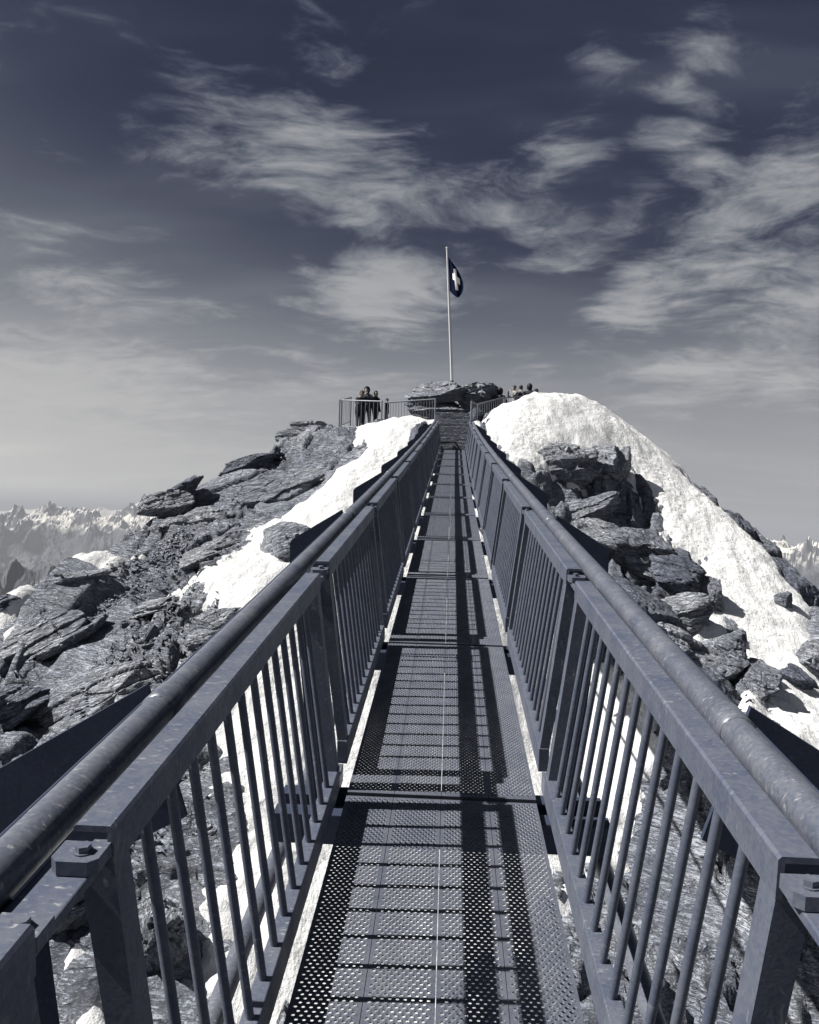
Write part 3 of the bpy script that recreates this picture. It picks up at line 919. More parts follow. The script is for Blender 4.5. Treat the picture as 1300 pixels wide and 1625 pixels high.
for (pos, size, rot, seed, lay, sub, cuts, dark, name, label, cat, grp) in [([-5.65, 33.9, 3.293], [1.587, 1.19, 0.611], [0.0, -0.07, 0.0], 1, 5, 5, 14, 0, 'boulder', 'flat pale lens-shaped boulder just left of the railed viewing platform', 'boulder', None),
    ([-4.033, 32.44, 2.885], [1.081, 0.952, 0.643], [0.0, -0.14, 0.0], 2, 6, 5, 14, 0, 'boulder', 'rounded grey boulder below the corner of the platform fence with snow on its top', 'boulder', None),
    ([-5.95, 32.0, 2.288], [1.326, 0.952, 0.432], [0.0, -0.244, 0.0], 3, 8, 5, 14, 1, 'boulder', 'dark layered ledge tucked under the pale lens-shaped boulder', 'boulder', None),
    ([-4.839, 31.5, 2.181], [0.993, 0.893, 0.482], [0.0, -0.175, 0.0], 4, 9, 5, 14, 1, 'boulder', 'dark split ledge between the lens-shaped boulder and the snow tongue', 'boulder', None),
    ([-4.003, 31.18, 2.177], [0.73, 0.714, 0.337], [0.0, -0.105, 0.0], 5, 4, 4, 14, 0, 'boulder', 'small grey block under the rounded boulder at the snow edge', 'boulder', None),
    ([-6.407, 30.72, 1.734], [0.47, 0.476, 0.332], [0.0, 0.349, 0.0], 6, 4, 4, 14, 0, 'boulder', 'small tilted stone on the upper edge of the big smooth slab', 'boulder', None),
    ([-7.657, 30.6, 1.72], [1.378, 0.714, 0.331], [0.0, -0.349, 0.0], 7, 6, 5, 14, 1, 'boulder', 'thin splintered ledge along the skyline above the big smooth slab', 'boulder', None),
    ([-6.741, 28.47, 0.521], [2.756, 1.071, 1.179], [-0.35, -0.384, 0.0], 8, 4, 6, 12, 0, 'boulder', 'largest smooth grey slab on the left flank beside the snow tongue', 'boulder', None),
    ([-9.047, 27.8, 0.786], [0.801, 0.714, 0.325], [0.0, -0.559, 0.0], 9, 5, 5, 14, 1, 'boulder', 'dark pointed overhang jutting out on the left skyline', 'boulder', None),
    ([-9.325, 27.025, 0.191], [1.046, 0.893, 0.511], [0.0, -0.314, 0.0], 10, 6, 5, 14, 0, 'boulder', 'grey ledge directly below the dark pointed overhang', 'boulder', None),
    ([-7.594, 26.41, -0.482], [0.999, 0.833, 0.69], [0.0, -0.209, 0.0], 11, 6, 5, 14, 0, 'boulder', 'square cracked block under the big smooth slab', 'boulder', None),
    ([-8.549, 25.78, -0.66], [0.813, 0.714, 0.511], [0.0, -0.279, 0.0], 12, 6, 5, 14, 0, 'boulder', 'low grey block left of the square cracked block', 'boulder', None),
    ([-6.302, 24.41, -1.06], [1.154, 0.833, 0.637], [0.0, -0.314, 0.0], 13, 7, 5, 14, 0, 'boulder', 'wedge-shaped slab pointing into the snow tongue from the left', 'boulder', None),
    ([-7.209, 23.58, -1.418], [0.849, 0.714, 0.425], [0.0, -0.349, 0.0], 14, 6, 5, 14, 0, 'boulder', 'long flat rock below the square cracked block', 'boulder', None),
    ([-4.187, 21.84, -1.073], [1.101, 0.952, 0.846], [0.0, -0.384, 0.0], 15, 5, 5, 14, 0, 'boulder', 'lone boulder standing out of the snow beside the left handrail', 'boulder', None),
    ([-4.303, 20.72, -1.707], [0.429, 0.476, 0.317], [0.0, -0.175, 0.0], 16, 4, 4, 14, 0, 'boulder', 'small stone under the lone boulder beside the left handrail', 'boulder', None),
    ([-5.18, 18.735, -2.485], [0.557, 0.536, 0.371], [0.0, -0.489, 0.0], 17, 5, 5, 14, 0, 'boulder', 'pointed stone at the lower tip of the snow tongue', 'boulder', None),
    ([-5.381, 18.32, -2.777], [0.478, 0.476, 0.247], [0.0, -0.209, 0.0], 18, 5, 4, 14, 0, 'boulder', 'flat stone resting against the pointed stone below the snow tongue', 'boulder', None),
    ([-4.671, 18.09, -2.693], [0.31, 0.357, 0.293], [0.0, -0.698, 0.0], 19, 4, 4, 14, 0, 'boulder', 'narrow leaning stone beside the left handrail at the snow edge', 'boulder', None),
    ([-5.106, 17.435, -3.148], [0.628, 0.536, 0.251], [0.0, -0.244, 0.0], 20, 5, 5, 14, 0, 'boulder', 'broad flat stone just above the left handrail', 'boulder', None),
    ([-10.329, 21.87, -2.485], [1.871, 1.071, 0.65], [-0.3, -0.471, 0.0], 21, 4, 6, 12, 0, 'boulder', 'long pale slab with a curved crack on the far left flank', 'boulder', None),
    ([-9.798, 19.67, -3.39], [1.683, 1.071, 0.744], [0.0, -0.559, 0.0], 22, 6, 6, 14, 0, 'boulder', 'thick overhanging slab at the left edge with deep shade beneath it', 'boulder', None),
    ([-11.042, 20.6, -2.542], [0.557, 0.714, 0.408], [0.0, -0.349, 0.0], 23, 9, 5, 14, 1, 'boulder', 'layered dark rock at the left edge beside a small snow patch', 'boulder', None),
    ([-10.336, 23.58, -1.582], [1.062, 0.714, 0.276], [0.0, -0.244, 0.0], 24, 5, 5, 14, 0, 'boulder', 'knobbly pale ledge on the left skyline next to the snow patch', 'boulder', None),
    ([-7.138, 20.35, -2.343], [0.825, 0.595, 0.257], [0.0, -0.349, 0.0], 25, 9, 5, 14, 0, 'boulder', 'stack of thin slabs lying in the loose stones of the left flank', 'boulder', None),
    ([-6.647, 16.23, -3.87], [1.462, 1.31, 0.95], [0.0, -0.524, 0.0], 26, 7, 6, 18, 0, 'boulder', 'broad bulging rock face at the lower left above the handrail', 'boulder', None),
    ([-8.106, 15.6, -3.784], [0.632, 0.714, 0.421], [0.0, -0.611, 0.0], 27, 6, 5, 14, 1, 'boulder', 'shadowed block under the overhanging slab at the left edge', 'boulder', None),
    ([-5.532, 15.92, -3.576], [0.502, 0.476, 0.215], [0.0, -0.559, 0.0], 28, 5, 5, 14, 0, 'boulder', 'thin leaning slab beside the bulging rock near the left handrail', 'boulder', None),
    ([-4.672, 10.78, -5.226], [0.582, 0.714, 0.534], [0.0, -0.524, 0.0], 71, 6, 5, 14, 0, 'boulder', 'rock seen below the left railing next to the nearest post', 'boulder', None),
    ([-3.508, 10.35, -5.285], [0.419, 0.595, 0.559], [0.0, 1.047, 0.0], 72, 7, 5, 14, 0, 'boulder', 'tall split rock seen between the nearest left balusters', 'boulder', None),
    ([-3.88, 12.78, -5.044], [0.575, 0.714, 0.46], [0.0, -0.524, 0.0], 73, 7, 5, 14, 0, 'boulder', 'rough rock behind the left balusters at the edge of the snow', 'boulder', None),
    ([-6.074, 12.38, -5.085], [0.669, 0.714, 0.39], [0.0, -0.524, 0.0], 74, 6, 5, 14, 0, 'boulder', 'rock under the left handrail at the lower left corner', 'boulder', None),
    ([3.766, 12.78, -6.688], [0.633, 0.714, 0.403], [0.0, 0.349, 0.0], 75, 6, 5, 14, 0, 'boulder', 'rock with a small ledge seen between the nearest right balusters', 'boulder', None),
    ([3.698, 28.24, 1.678], [1.221, 0.952, 1.043], [0.0, -0.14, 0.0], 31, 9, 5, 14, 0, 'boulder', 'upper left of the two tall rocks standing in the right snow dome', 'boulder', None),
    ([5.289, 29.025, 1.805], [0.889, 0.893, 0.967], [0.0, 0.14, 0.0], 32, 6, 5, 14, 0, 'boulder', 'upper right of the two tall rocks ringed by the right snow dome', 'boulder', None),
    ([4.348, 26.84, 0.246], [1.45, 0.952, 0.628], [0.0, -0.349, 0.0], 33, 5, 5, 14, 0, 'boulder', 'sloping slab below the two tall rocks on the right', 'boulder', None),
    ([4.905, 25.73, -0.94], [2.143, 1.31, 1.205], [0.0, 0.244, 0.0], 34, 12, 6, 16, 0, 'boulder', 'biggest layered rock on the right with a dark overhang under it', 'boulder', None),
    ([6.017, 26.04, -0.687], [1.29, 0.952, 0.821], [0.0, 0.419, 0.0], 35, 10, 5, 14, 0, 'boulder', 'layered rock at the right shoulder of the biggest rock', 'boulder', None),
    ([6.63, 24.8, -1.553], [0.96, 0.833, 0.715], [0.0, 0.244, 0.0], 36, 7, 5, 14, 1, 'boulder', 'dark jutting block right of the biggest layered rock', 'boulder', None),
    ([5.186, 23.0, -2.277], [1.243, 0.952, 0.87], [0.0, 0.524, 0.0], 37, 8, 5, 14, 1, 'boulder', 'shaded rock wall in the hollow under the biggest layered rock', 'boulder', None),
    ([7.561, 24.58, -2.131], [0.686, 0.714, 0.885], [0.0, 0.524, 0.0], 38, 5, 5, 14, 0, 'boulder', 'smooth pale rock at the edge of the right snow slope', 'boulder', None),
    ([6.392, 23.18, -2.43], [0.939, 0.714, 0.584], [0.0, -0.262, 0.0], 39, 6, 5, 14, 0, 'boulder', 'low pale rock between two small snow patches near the right handrail', 'boulder', None),
    ([5.875, 21.58, -3.068], [0.777, 0.714, 0.602], [0.0, 0.349, 0.0], 40, 7, 5, 14, 0, 'boulder', 'cracked rock close above the right handrail', 'boulder', None),
    ([6.914, 21.44, -3.378], [1.004, 0.952, 0.888], [0.0, 0.384, 0.0], 41, 8, 5, 14, 0, 'boulder', 'blocky split rock in the middle of the right slope', 'boulder', None),
    ([6.237, 20.2, -3.973], [1.0, 0.714, 0.546], [0.0, 0.698, 0.0], 42, 9, 5, 14, 1, 'boulder', 'long dark rib of rock beside the right handrail', 'boulder', None),
    ([7.474, 20.78, -3.894], [0.599, 0.714, 0.786], [0.0, 0.489, 0.0], 43, 6, 5, 14, 0, 'boulder', 'narrow slab standing between two snow patches on the right', 'boulder', None),
    ([6.998, 18.81, -4.658], [0.678, 0.833, 0.474], [0.0, 0.279, 0.0], 44, 11, 5, 14, 0, 'boulder', 'flaky rock at the lower edge of the right snow slope', 'boulder', None),
    ([7.353, 26.4, -0.975], [0.452, 0.357, 0.238], [0.0, 0.349, 0.0], 45, 4, 4, 14, 1, 'boulder', 'tiny dark rock sticking out of the snow above the jutting block', 'boulder', None),
    ([10.43, 30.6, -0.21], [1.268, 0.952, 0.551], [0.0, 0.785, 0.0], 46, 6, 5, 14, 1, 'boulder', 'dark speckled rock at the top of the right skyline ridge', 'boulder', None),
    ([11.217, 29.2, -1.444], [1.183, 0.952, 0.552], [0.0, 0.768, 0.0], 47, 6, 5, 14, 1, 'boulder', 'middle rock of the dark band on the right skyline', 'boulder', None),
    ([11.716, 28.0, -2.392], [1.16, 0.952, 0.58], [0.0, 0.838, 0.0], 48, 5, 5, 14, 1, 'boulder', 'lowest dark rock on the right skyline beside the far range', 'boulder', None),
    ([10.222, 26.135, -2.584], [0.471, 0.536, 0.73], [0.0, 0.175, 0.0], 49, 8, 5, 14, 0, 'boulder', 'ragged rock in its own melt hole on the open right snow slope', 'boulder', None),
    ([9.991, 23.15, -3.559], [0.521, 0.595, 0.584], [0.0, 0.524, 0.0], 50, 5, 5, 14, 0, 'boulder', 'rounded rock cut by the right edge of the picture', 'boulder', None),
    ([9.059, 22.0, -3.837], [0.594, 0.476, 0.297], [0.0, 0.698, 0.0], 51, 6, 4, 14, 1, 'boulder', 'thin rock edge running down from the rounded rock at the right', 'boulder', None),
    ([5.947, 29.32, 2.014], [0.396, 0.476, 0.792], [0.0, 0.349, 0.0], 55, 5, 4, 14, 0, 'boulder', 'small rock chip behind the two tall rocks on the right', 'boulder', None),
    ([-0.622, 36.08, 5.43], [1.365, 1.905, 0.552], [0.12, -0.157, 0.0], 61, 5, 5, 14, 0, 'boulder', 'pale summit boulder carrying the flagpole with a black hollow under it', 'boulder', None),
    ([-0.744, 37.4, 5.116], [1.415, 0.952, 0.404], [0.0, -0.0, 0.0], 66, 5, 5, 14, 1, 'boulder', 'recessed rock coloured dark as shade in the hollow under the flagpole boulder', 'boulder', None),  # dark material puts the hollow's shade into the rock colour
    ([1.131, 37.1, 5.395], [1.102, 1.19, 0.802], [0.0, -0.07, 0.0], 62, 5, 5, 14, 0, 'boulder', 'smooth grey summit rock right of the flagpole', 'boulder', None),
    ([-0.42, 34.81, 4.398], [1.505, 0.833, 0.408], [0.0, -0.07, 0.0], 63, 7, 5, 14, 0, 'boulder', 'low ledge at the head of the stone stairs below the flag boulder', 'boulder', None),
    ([-1.397, 35.4, 4.64], [0.638, 0.714, 0.383], [0.0, -0.14, 0.0], 64, 6, 4, 14, 1, 'boulder', 'small dark ledge behind the snow bank left of the stairs', 'boulder', None),
    ((-1.05, 28.9, 2.3),
    (0.42, 2.3, 0.95),
    (0.32, 0.0, 0.0), 67, 9, 5, 14, 1, 'boulder', 'dark rock wall along the left side of the stone stairs', 'boulder', None),
    ((1.12, 29.3, 2.6),
    (0.4, 2.2, 0.8),
    (0.32, 0.0, 0.0), 68, 9, 5, 14, 1, 'boulder', 'dark rock wall along the right side of the stone stairs', 'boulder', None),
    ([0.891, 32.6, 3.974], [0.44, 0.714, 0.499], [0.0, 0.349, 0.0], 65, 6, 4, 14, 1, 'boulder', 'dark rock flanking the right side of the stairs', 'boulder', None)]:
    me = boulder_mesh(name, size, seed, lay, sub, 1.0, cuts)
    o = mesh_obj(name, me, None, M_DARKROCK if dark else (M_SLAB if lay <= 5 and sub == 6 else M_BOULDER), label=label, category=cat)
    o.location = pos; o.rotation_euler = rot
    if grp:
        o['group'] = grp

# ------------------------------------------------------------------ scree on the left flank
rng = np.random.default_rng(5)


def shard_mesh(seed):
    r = np.random.default_rng(seed)
    k = r.integers(5, 8); a = np.sort(r.uniform(0, 2*np.pi, k))
    rad = r.uniform(0.6, 1.0, k); th_ = r.uniform(0.16, 0.32)
    v = [(rad[i]*math.cos(a[i]), 0.62*rad[i]*math.sin(a[i]), th_*r.uniform(0.7, 1.1)) for i in range(k)]
    v += [(rad[i]*math.cos(a[i])*1.08, 0.62*rad[i]*math.sin(a[i])*1.08, -th_*r.uniform(0.6, 1.1)) for i in range(k)]
    f = [tuple(range(k)), tuple(range(2*k-1, k-1, -1))]+[(i, k+i, k+(i+1) % k, (i+1) % k) for i in range(k)]
    return v, f


SHARDS = [shard_mesh(s) for s in range(40, 52)]
SHARD_ME = []
for i, (v, f) in enumerate(SHARDS):
    me = make_mesh('stone', v, f); me.materials.append(M_SCREE); SHARD_ME.append(me)
SCREE_POLYS = [([(-7.77, 21.2),
    (-5.658, 19.6),
    (-4.692, 17.4),
    (-5.146, 15.9),
    (-6.093, 15.8),
    (-7.191, 17.2),
    (-7.855, 19.8)], 1700),
    ([(-9.293, 20.9),
    (-8.878, 22.7),
    (-7.991, 24.8),
    (-7.405, 23.6),
    (-8.076, 22.0),
    (-8.694, 20.3)], 1000),
    ([(-8.469, 24.0),
    (-6.452, 24.1),
    (-5.565, 22.8),
    (-6.048, 20.9),
    (-7.419, 21.6)], 900),
    ([(-6.706, 13.6),
    (-5.851, 15.2),
    (-4.571, 14.9),
    (-3.668, 12.1),
    (-5.036, 11.0)], 900),
    ([(5.02, 22.2),
    (8.152, 23.2),
    (7.332, 18.8),
    (5.735, 19.5)], 250)]
pts = []
for poly, cnt in SCREE_POLYS:
    P = np.array(poly); lo = P.min(0); hi = P.max(0); got = 0
    while got < cnt:
        c = rng.uniform(lo, hi, (4000, 2))
        c = c[poly_sd(poly, c[:, 0], c[:, 1]) > rng.uniform(-0.35, 0.3, 4000)][:cnt-got]
        pts += [tuple(x) for x in c]; got += len(c)
pts = np.array(pts)
szs = 0.040*np.exp(rng.normal(0, 0.66, len(pts)))
szs = np.clip(szs, 0.025, 0.36)
depth = pts[:, 1]
order = np.argsort(-(szs/depth))


def shard_matrix(x, y, s):
    z = surf_z(x, y)
    e = 0.15
    gxn = (surf_z(x+e, y)-surf_z(x-e, y))/(2*e); gyn = (surf_z(x, y+e)-surf_z(x, y-e))/(2*e)
    nv = Vector((-gxn*0.7, -gyn*0.7, 1)).normalized()
    q_ = nv.to_track_quat('Z', 'Y').to_matrix().to_4x4()
    t_ = Matrix.Rotation(rng.normal(0, 0.28), 4, 'X') @ Matrix.Rotation(rng.normal(0, 0.28), 4, 'Y') @ Matrix.Rotation(rng.uniform(0, 6.28), 4, 'Z')
    return Matrix.Translation((x, y, z+s*0.06)) @ q_ @ t_ @ Matrix.Diagonal((s, s, s*rng.uniform(0.6, 1.1), 1))


sv, sf = [], []
for rank, i in enumerate(order):
    x, y = pts[i]; s = szs[i]
    mtx = shard_matrix(x, y, s)
    k = int(rng.integers(0, len(SHARDS)))
    if rank < 280:
        o = mesh_obj('stone', SHARD_ME[k], slope); o.matrix_basis = mtx
    else:
        v, f = SHARDS[k]; b0 = len(sv)
        sv += [tuple(mtx @ Vector(c)) for c in v]; sf += [tuple(b0+j for j in g) for g in f]
mesh_obj('scree', make_mesh('scree', sv, sf), slope, M_SCREE, kind='stuff')


# ------------------------------------------------------------------ the footbridge
def deck_z(y):
    return -1.55+0.1261*y+0.00055*y*y


def deck_x(y):
    return 0.00013*y*y


def BP(X, y, h):
    """bridge coordinates: X across, y along (foot), h square to the slope"""
    sl = 0.1261+0.0011*y; n = math.hypot(1, sl)
    return Vector((deck_x(y)+X, y-h*sl/n, deck_z(y)+h/n))


def frame_at(y):
    """matrix of the bridge at y: x across, y along the slope, z square to it"""
    sl = 0.1261+0.0011*y; n = math.hypot(1, sl); yw = 0.00026*y
    m = Matrix.Translation((deck_x(y), y, deck_z(y)))
    return m @ Matrix.Rotation(-yw, 4, 'Z') @ Matrix.Rotation(math.atan(sl), 4, 'X')


class MB:
    def __init__(self):
        self.v = []; self.f = []; self.s = []

    def add(self, v, f, smooth=False):
        b = len(self.v); self.v += [tuple(c) for c in v]; self.f += [tuple(b+i for i in g) for g in f]; self.s += [smooth]*len(f)

    def hexa(self, c8, bev=0.0):
        self.add(c8, [(0, 3, 2, 1), (4, 5, 6, 7), (0, 1, 5, 4), (1, 2, 6, 5), (2, 3, 7, 6), (3, 0, 4, 7)])

    def box(self, x0, x1, y0, y1, z0, z1, bev=0.003):
        x0, x1 = min(x0, x1), max(x0, x1)
        bm = bmesh.new(); bmesh.ops.create_cube(bm, size=1.0)
        for vv in bm.verts:
            vv.co = ((x0+x1)/2+vv.co.x*(x1-x0), (y0+y1)/2+vv.co.y*(y1-y0), (z0+z1)/2+vv.co.z*(z1-z0))
        if bev:
            bmesh.ops.bevel(bm, geom=list(bm.edges), offset=bev, segments=2, affect='EDGES', profile=0.5)
        bm.verts.index_update()
        self.add([vv.co[:] for vv in bm.verts], [[q_.index for q_ in ff.verts] for ff in bm.faces]); bm.free()

    def prism(self, poly, axis, a, b):
        """polygon in the two other axes, pushed out from a to b along axis"""
        k = len(poly)
        def P3(p, t):
            return {'x': (t, p[0], p[1]), 'y': (p[0], t, p[1]), 'z': (p[0], p[1], t)}[axis]
        v = [P3(p, a) for p in poly]+[P3(p, b) for p in poly]
        f = [tuple(range(k-1, -1, -1)), tuple(range(k, 2*k))]+[(i, (i+1) % k, k+(i+1) % k, k+i) for i in range(k)]
        self.add(v, f)

    def tube(self, pts_, rad, seg=10, caps=True):
        pts_ = [Vector(p) for p in pts_]; b = len(self.v); k = len(pts_)
        rads = rad if isinstance(rad, (list, tuple)) else [rad]*k
        ref = None; vv = []
        for i, p in enumerate(pts_):
            t = (pts_[min(i+1, k-1)]-pts_[max(i-1, 0)]).normalized()
            if ref is None:
                ref = Vector((0, 0, 1)) if abs(t.z) < 0.9 else Vector((1, 0, 0))
            a = t.cross(ref).normalized(); c = a.cross(t).normalized(); ref = c
            for j in range(seg):
                an = 2*math.pi*j/seg
                vv.append(p+a*math.cos(an)*rads[i]+c*math.sin(an)*rads[i])
        f = [(i*seg+j, i*seg+(j+1) % seg, (i+1)*seg+(j+1) % seg, (i+1)*seg+j) for i in range(k-1) for j in range(seg)]
        self.add(vv, f, True)
        if caps:
            self.add([tuple(q_) for q_ in vv[:seg]], [tuple(range(seg))]); self.add([tuple(q_) for q_ in vv[-seg:]], [tuple(range(seg-1, -1, -1))])

    def mesh(self, name, mat):
        me = make_mesh(name, self.v, self.f); me.polygons.foreach_set('use_smooth', self.s)
        me.materials.append(mat)
        bm = bmesh.new(); bm.from_mesh(me); bmesh.ops.recalc_face_normals(bm, faces=bm.faces); bm.to_mesh(me); bm.free()
        return me


bridge = empty('footbridge', (0, 0, -1.55), label='narrow steel suspension footbridge with perforated deck and barred railings leading up to the summit', category='footbridge')


def part(name, me, mtx, parent=None, mat=None, **props):
    parent = parent or bridge
    o = mesh_obj(name, me, None, mat, **props)
    o.parent = parent
    o.matrix_parent_inverse = PINV[parent.name] if parent.name in PINV else parent.matrix_world.inverted()
    o.matrix_basis = mtx
    return o


PINV = {bridge.name: Matrix.Translation((0, 0, 1.55))}
L = 2.2
J0, G0 = 1.337, 3.376
PL = 1.98                                                  # rail length of a panel
NP = (-1, 11)

# railing panels -------------------------------------------------
frames = {}
TI, TO, TB, TT = 0.485, 0.546, 0.852, 0.918                # top rail: inner, outer, bottom, top
BI, BO, BB, BT = 0.403, 0.447, 0.048, 0.150
for side in (-1, 1):
    b = MB()
    s = side
    prof = [(TI, TB), (TI, TT-0.005), (TI+0.005, TT), (TO-0.004, TT), (TO, TT-0.004), (TO, TT-0.010), (TI+0.010, TT-0.010), (TI+0.010, TB)]
    if s < 0:
        prof = [(-a_, h_) for a_, h_ in prof][::-1]
    b.prism(prof, 'y', 0, PL)
    b.box(s*BI, s*BO, 0.0, PL, BB, BT, 0.003)
    for (ya, yb) in ((0.003, 0.063), (PL-0.063, PL-0.003)):
        pl = []
        for (X, h) in ((BI+0.004, BT-0.01), (BO-0.002, BT-0.01), (TO-0.004, TB+0.01), (TI+0.003, TB+0.01)):
            pl.append((s*X, h))
        b.prism(pl, 'y', ya, yb)
    frames[side] = b.mesh('railing_panel', M_RAIL)
bars = {}
for side in (-1, 1):
    b = MB()
    b.tube([(side*0.424, 0, 0.14), (side*0.516, 0, 0.862)], 0.0105, 10, False)
    bars[side] = b.mesh('baluster', M_BAR)
# tab with its bolt, on both ends of a panel
tabs = {}
for side in (-1, 1):
    b = MB()
    x0, x1 = side*(TI+0.004), side*(TO+0.012)
    c = 0.012
    xa, xb = min(x0, x1), max(x0, x1)
    b.prism([(xa, 0.0), (xb, 0.0), (xb, -0.058+c), (xb-c, -0.058), (xa+c, -0.058), (xa, -0.058+c)], 'z', 0.8715, 0.893)
    tabs[side] = b.mesh('bracket', M_RAIL)
bb = MB()
hexp = [(0.0115*math.cos(i*math.pi/3), 0.0115*math.sin(i*math.pi/3)) for i in range(6)]
bb.prism([(0.0145*math.cos(i*math.pi/8), 0.0145*math.sin(i*math.pi/8)) for i in range(16)], 'z', 0.0, 0.0025)
bb.prism(hexp, 'z', 0.0025, 0.0115)
BOLT = bb.mesh('bolt', M_RAIL)
NB = 13
for n in range(NP[0], NP[1]+1):
    y = J0+n*L
    m = frame_at(y)
    for side in (-1, 1):
        p = part('railing_panel', frames[side], m)
        PINV[p.name] = m.inverted()
        far = n > 9
        if not far:
            for k in range(NB):
                yy = 0.063+(PL-0.126)*(k+1)/(NB+1)
                part('baluster', bars[side], m @ Matrix.Translation((0, yy, 0)), p)
        else:
            b = MB()
            for k in range(NB):
                yy = 0.063+(PL-0.126)*(k+1)/(NB+1)
                b.tube([(side*0.424, yy, 0.14), (side*0.516, yy, 0.862)], 0.0105, 6, False)
            part('baluster', b.mesh('baluster', M_BAR), m, p, kind='stuff')
        part('bracket', tabs[side], m, p)
        mb_ = m @ Matrix.Translation((0, PL, 0)) @ Matrix.Diagonal((1, -1, 1, 1))
        part('bracket', tabs[side], m @ Matrix.Translation((0, PL+0.058, 0)), p)
        for yy in (-0.030, PL+0.030):
            part('bolt', BOLT, m @ Matrix.Translation((side*0.518, yy, 0.893)) @ Matrix.Rotation(0.4+n, 4, 'Z'), p)

# joints: plate under the brackets, hanger post, crossbeam ---------
for n in range(NP[0], NP[1]+2):
    y = J0+n*L-(L-PL)/2
    m = frame_at(y)
    for side in (-1, 1):
        b = MB(); s = side
        b.box(s*0.500, s*0.578, -0.108, 0.108, 0.852, 0.8695, 0.003)
        part('joint_plate', b.mesh('joint_plate', M_RAIL), m)
        b = MB()
        b.prism([(s*0.462, -0.14), (s*0.517, -0.14), (s*0.610, 0.843), (s*0.556, 0.843)], 'y', -0.035, 0.035)
        part('hanger_post', b.mesh('hanger_post', M_PLATE), m)
        b = MB()
        b.box(s*0.420, s*0.462, -0.12, 0.12, -0.030, 0.044, 0.003)
        part('foot_bracket', b.mesh('foot_bracket', M_RAIL), m)
for n in range(-2, 12):
    y = G0+n*L
    m = frame_at(y)
    b = MB()
    b.box(-0.66, 0.66, -0.125, -0.045, -0.16, -0.036, 0.004)
    b.box(-0.66, 0.66, 0.045, 0.125, -0.16, -0.036, 0.004)
    b.box(-0.60, 0.60, -0.044, 0.044, -0.150, -0.138, 0.0)
    part('crossbeam', b.mesh('crossbeam', M_PLATE), m)

# deck: four perforated treads abreast in each bay -----------------
def tread(pitch_x, pitch_y, rad, fine):
    W2 = 0.0945; y0, y1 = 0.004, L-0.004
    nx = int(0.170/pitch_x); mx = W2-nx*pitch_x/2
    ny = int((y1-y0-0.03)/pitch_y); my = (y1-y0-ny*pitch_y)/2
    seg = 8
    v = []; f = []; sm = []
    def quad(a, b_, c, d):
        i = len(v); v.extend([a, b_, c, d]); f.append((i, i+1, i+2, i+3)); sm.append(False)
    def cell(x0, x1, ya, yb):
        cx, cy = (x0+x1)/2, (ya+yb)/2
        i0 = len(v)
        out = []
        # points on the cell border, one per ring point, so the fan is simple
        for k in range(seg):
            a = 2*math.pi*(k+0.5)/seg
            dx, dy = math.cos(a), math.sin(a)
            t = min((x1-x0)/2/max(abs(dx), 1e-9), (yb-ya)/2/max(abs(dy), 1e-9))
            out.append((cx+dx*t, cy+dy*t, 0.0))
        v.extend([(x0, ya, 0), (x1, ya, 0), (x1, yb, 0), (x0, yb, 0)])
        cor = [i0, i0+1, i0+2, i0+3]
        rings = ([(rad*1.42, 0.0), (rad*1.14, 0.0024), (rad, 0.0022), (rad*0.94, -0.0015)] if fine else [(rad*1.38, 0.0), (rad*0.95, 0.0036), (rad*0.40, 0.0030)])
        rid = []
        for (rr_, zz_) in rings:
            ids = []
            for k in range(seg):
                a = 2*math.pi*(k+0.5)/seg
                ids.append(len(v)); v.append((cx+rr_*math.cos(a), cy+rr_*math.sin(a), zz_))
            rid.append(ids)
        r0_ = rid[0]
        # corner k faces angle 45+90k deg
        for c_, ang in ((2, 45), (3, 135), (0, 225), (1, 315)):
            pass
        angs = [math.degrees(2*math.pi*(k+0.5)/seg) for k in range(seg)]
        cang = {2: 45, 3: 135, 0: 225, 1: 315}
        def nearest(a):
            return min(cang, key=lambda c_: abs((a-cang[c_]+180) % 360-180))
        for k in range(seg):
            k2 = (k+1) % seg
            mid = angs[k]+180/seg
            c1 = nearest(angs[k]+0.01); c2 = nearest(angs[k2]-0.01)
            f.append((r0_[k], cor[c1], r0_[k2])); sm.append(False)
            if c1 != c2:
                f.append((cor[c1], cor[c2], r0_[k2])); sm.append(False)
        for ra, rb in zip(rid[:-1], rid[1:]):
            for k in range(seg):
                f.append((ra[k], ra[(k+1) % seg], rb[(k+1) % seg], rb[k])); sm.append(True)
    for j in range(ny):
        ya = y0+my+j*pitch_y; yb = ya+pitch_y
        sh = pitch_x*0.5*(j % 2)
        xs0 = -W2+mx*0.5+sh*1.0
        m_ = nx if j % 2 == 0 else nx
        x = -W2+mx-pitch_x*0.25+sh
        quad((-W2, ya, 0), (x, ya, 0), (x, yb, 0), (-W2, yb, 0))
        for i in range(nx):
            cell(x, x+pitch_x, ya, yb); x += pitch_x
        quad((x, ya, 0), (W2, ya, 0), (W2, yb, 0), (x, yb, 0))
    quad((-W2, y0, 0), (W2, y0, 0), (W2, y0+my, 0), (-W2, y0+my, 0))
    quad((-W2, y1-my, 0), (W2, y1-my, 0), (W2, y1, 0), (-W2, y1, 0))
    # folded-down flanges
    for x in (-W2, W2):
        quad((x, y0, 0), (x, y1, 0), (x, y1, -0.034), (x, y0, -0.034))
    for yy in (y0, y1):
        quad((-W2, yy, 0), (W2, yy, 0), (W2, yy, -0.034), (-W2, yy, -0.034))
    me = make_mesh('deck_plank', v, f); me.polygons.foreach_set('use_smooth', sm); me.materials.append(M_DECK)
    return me


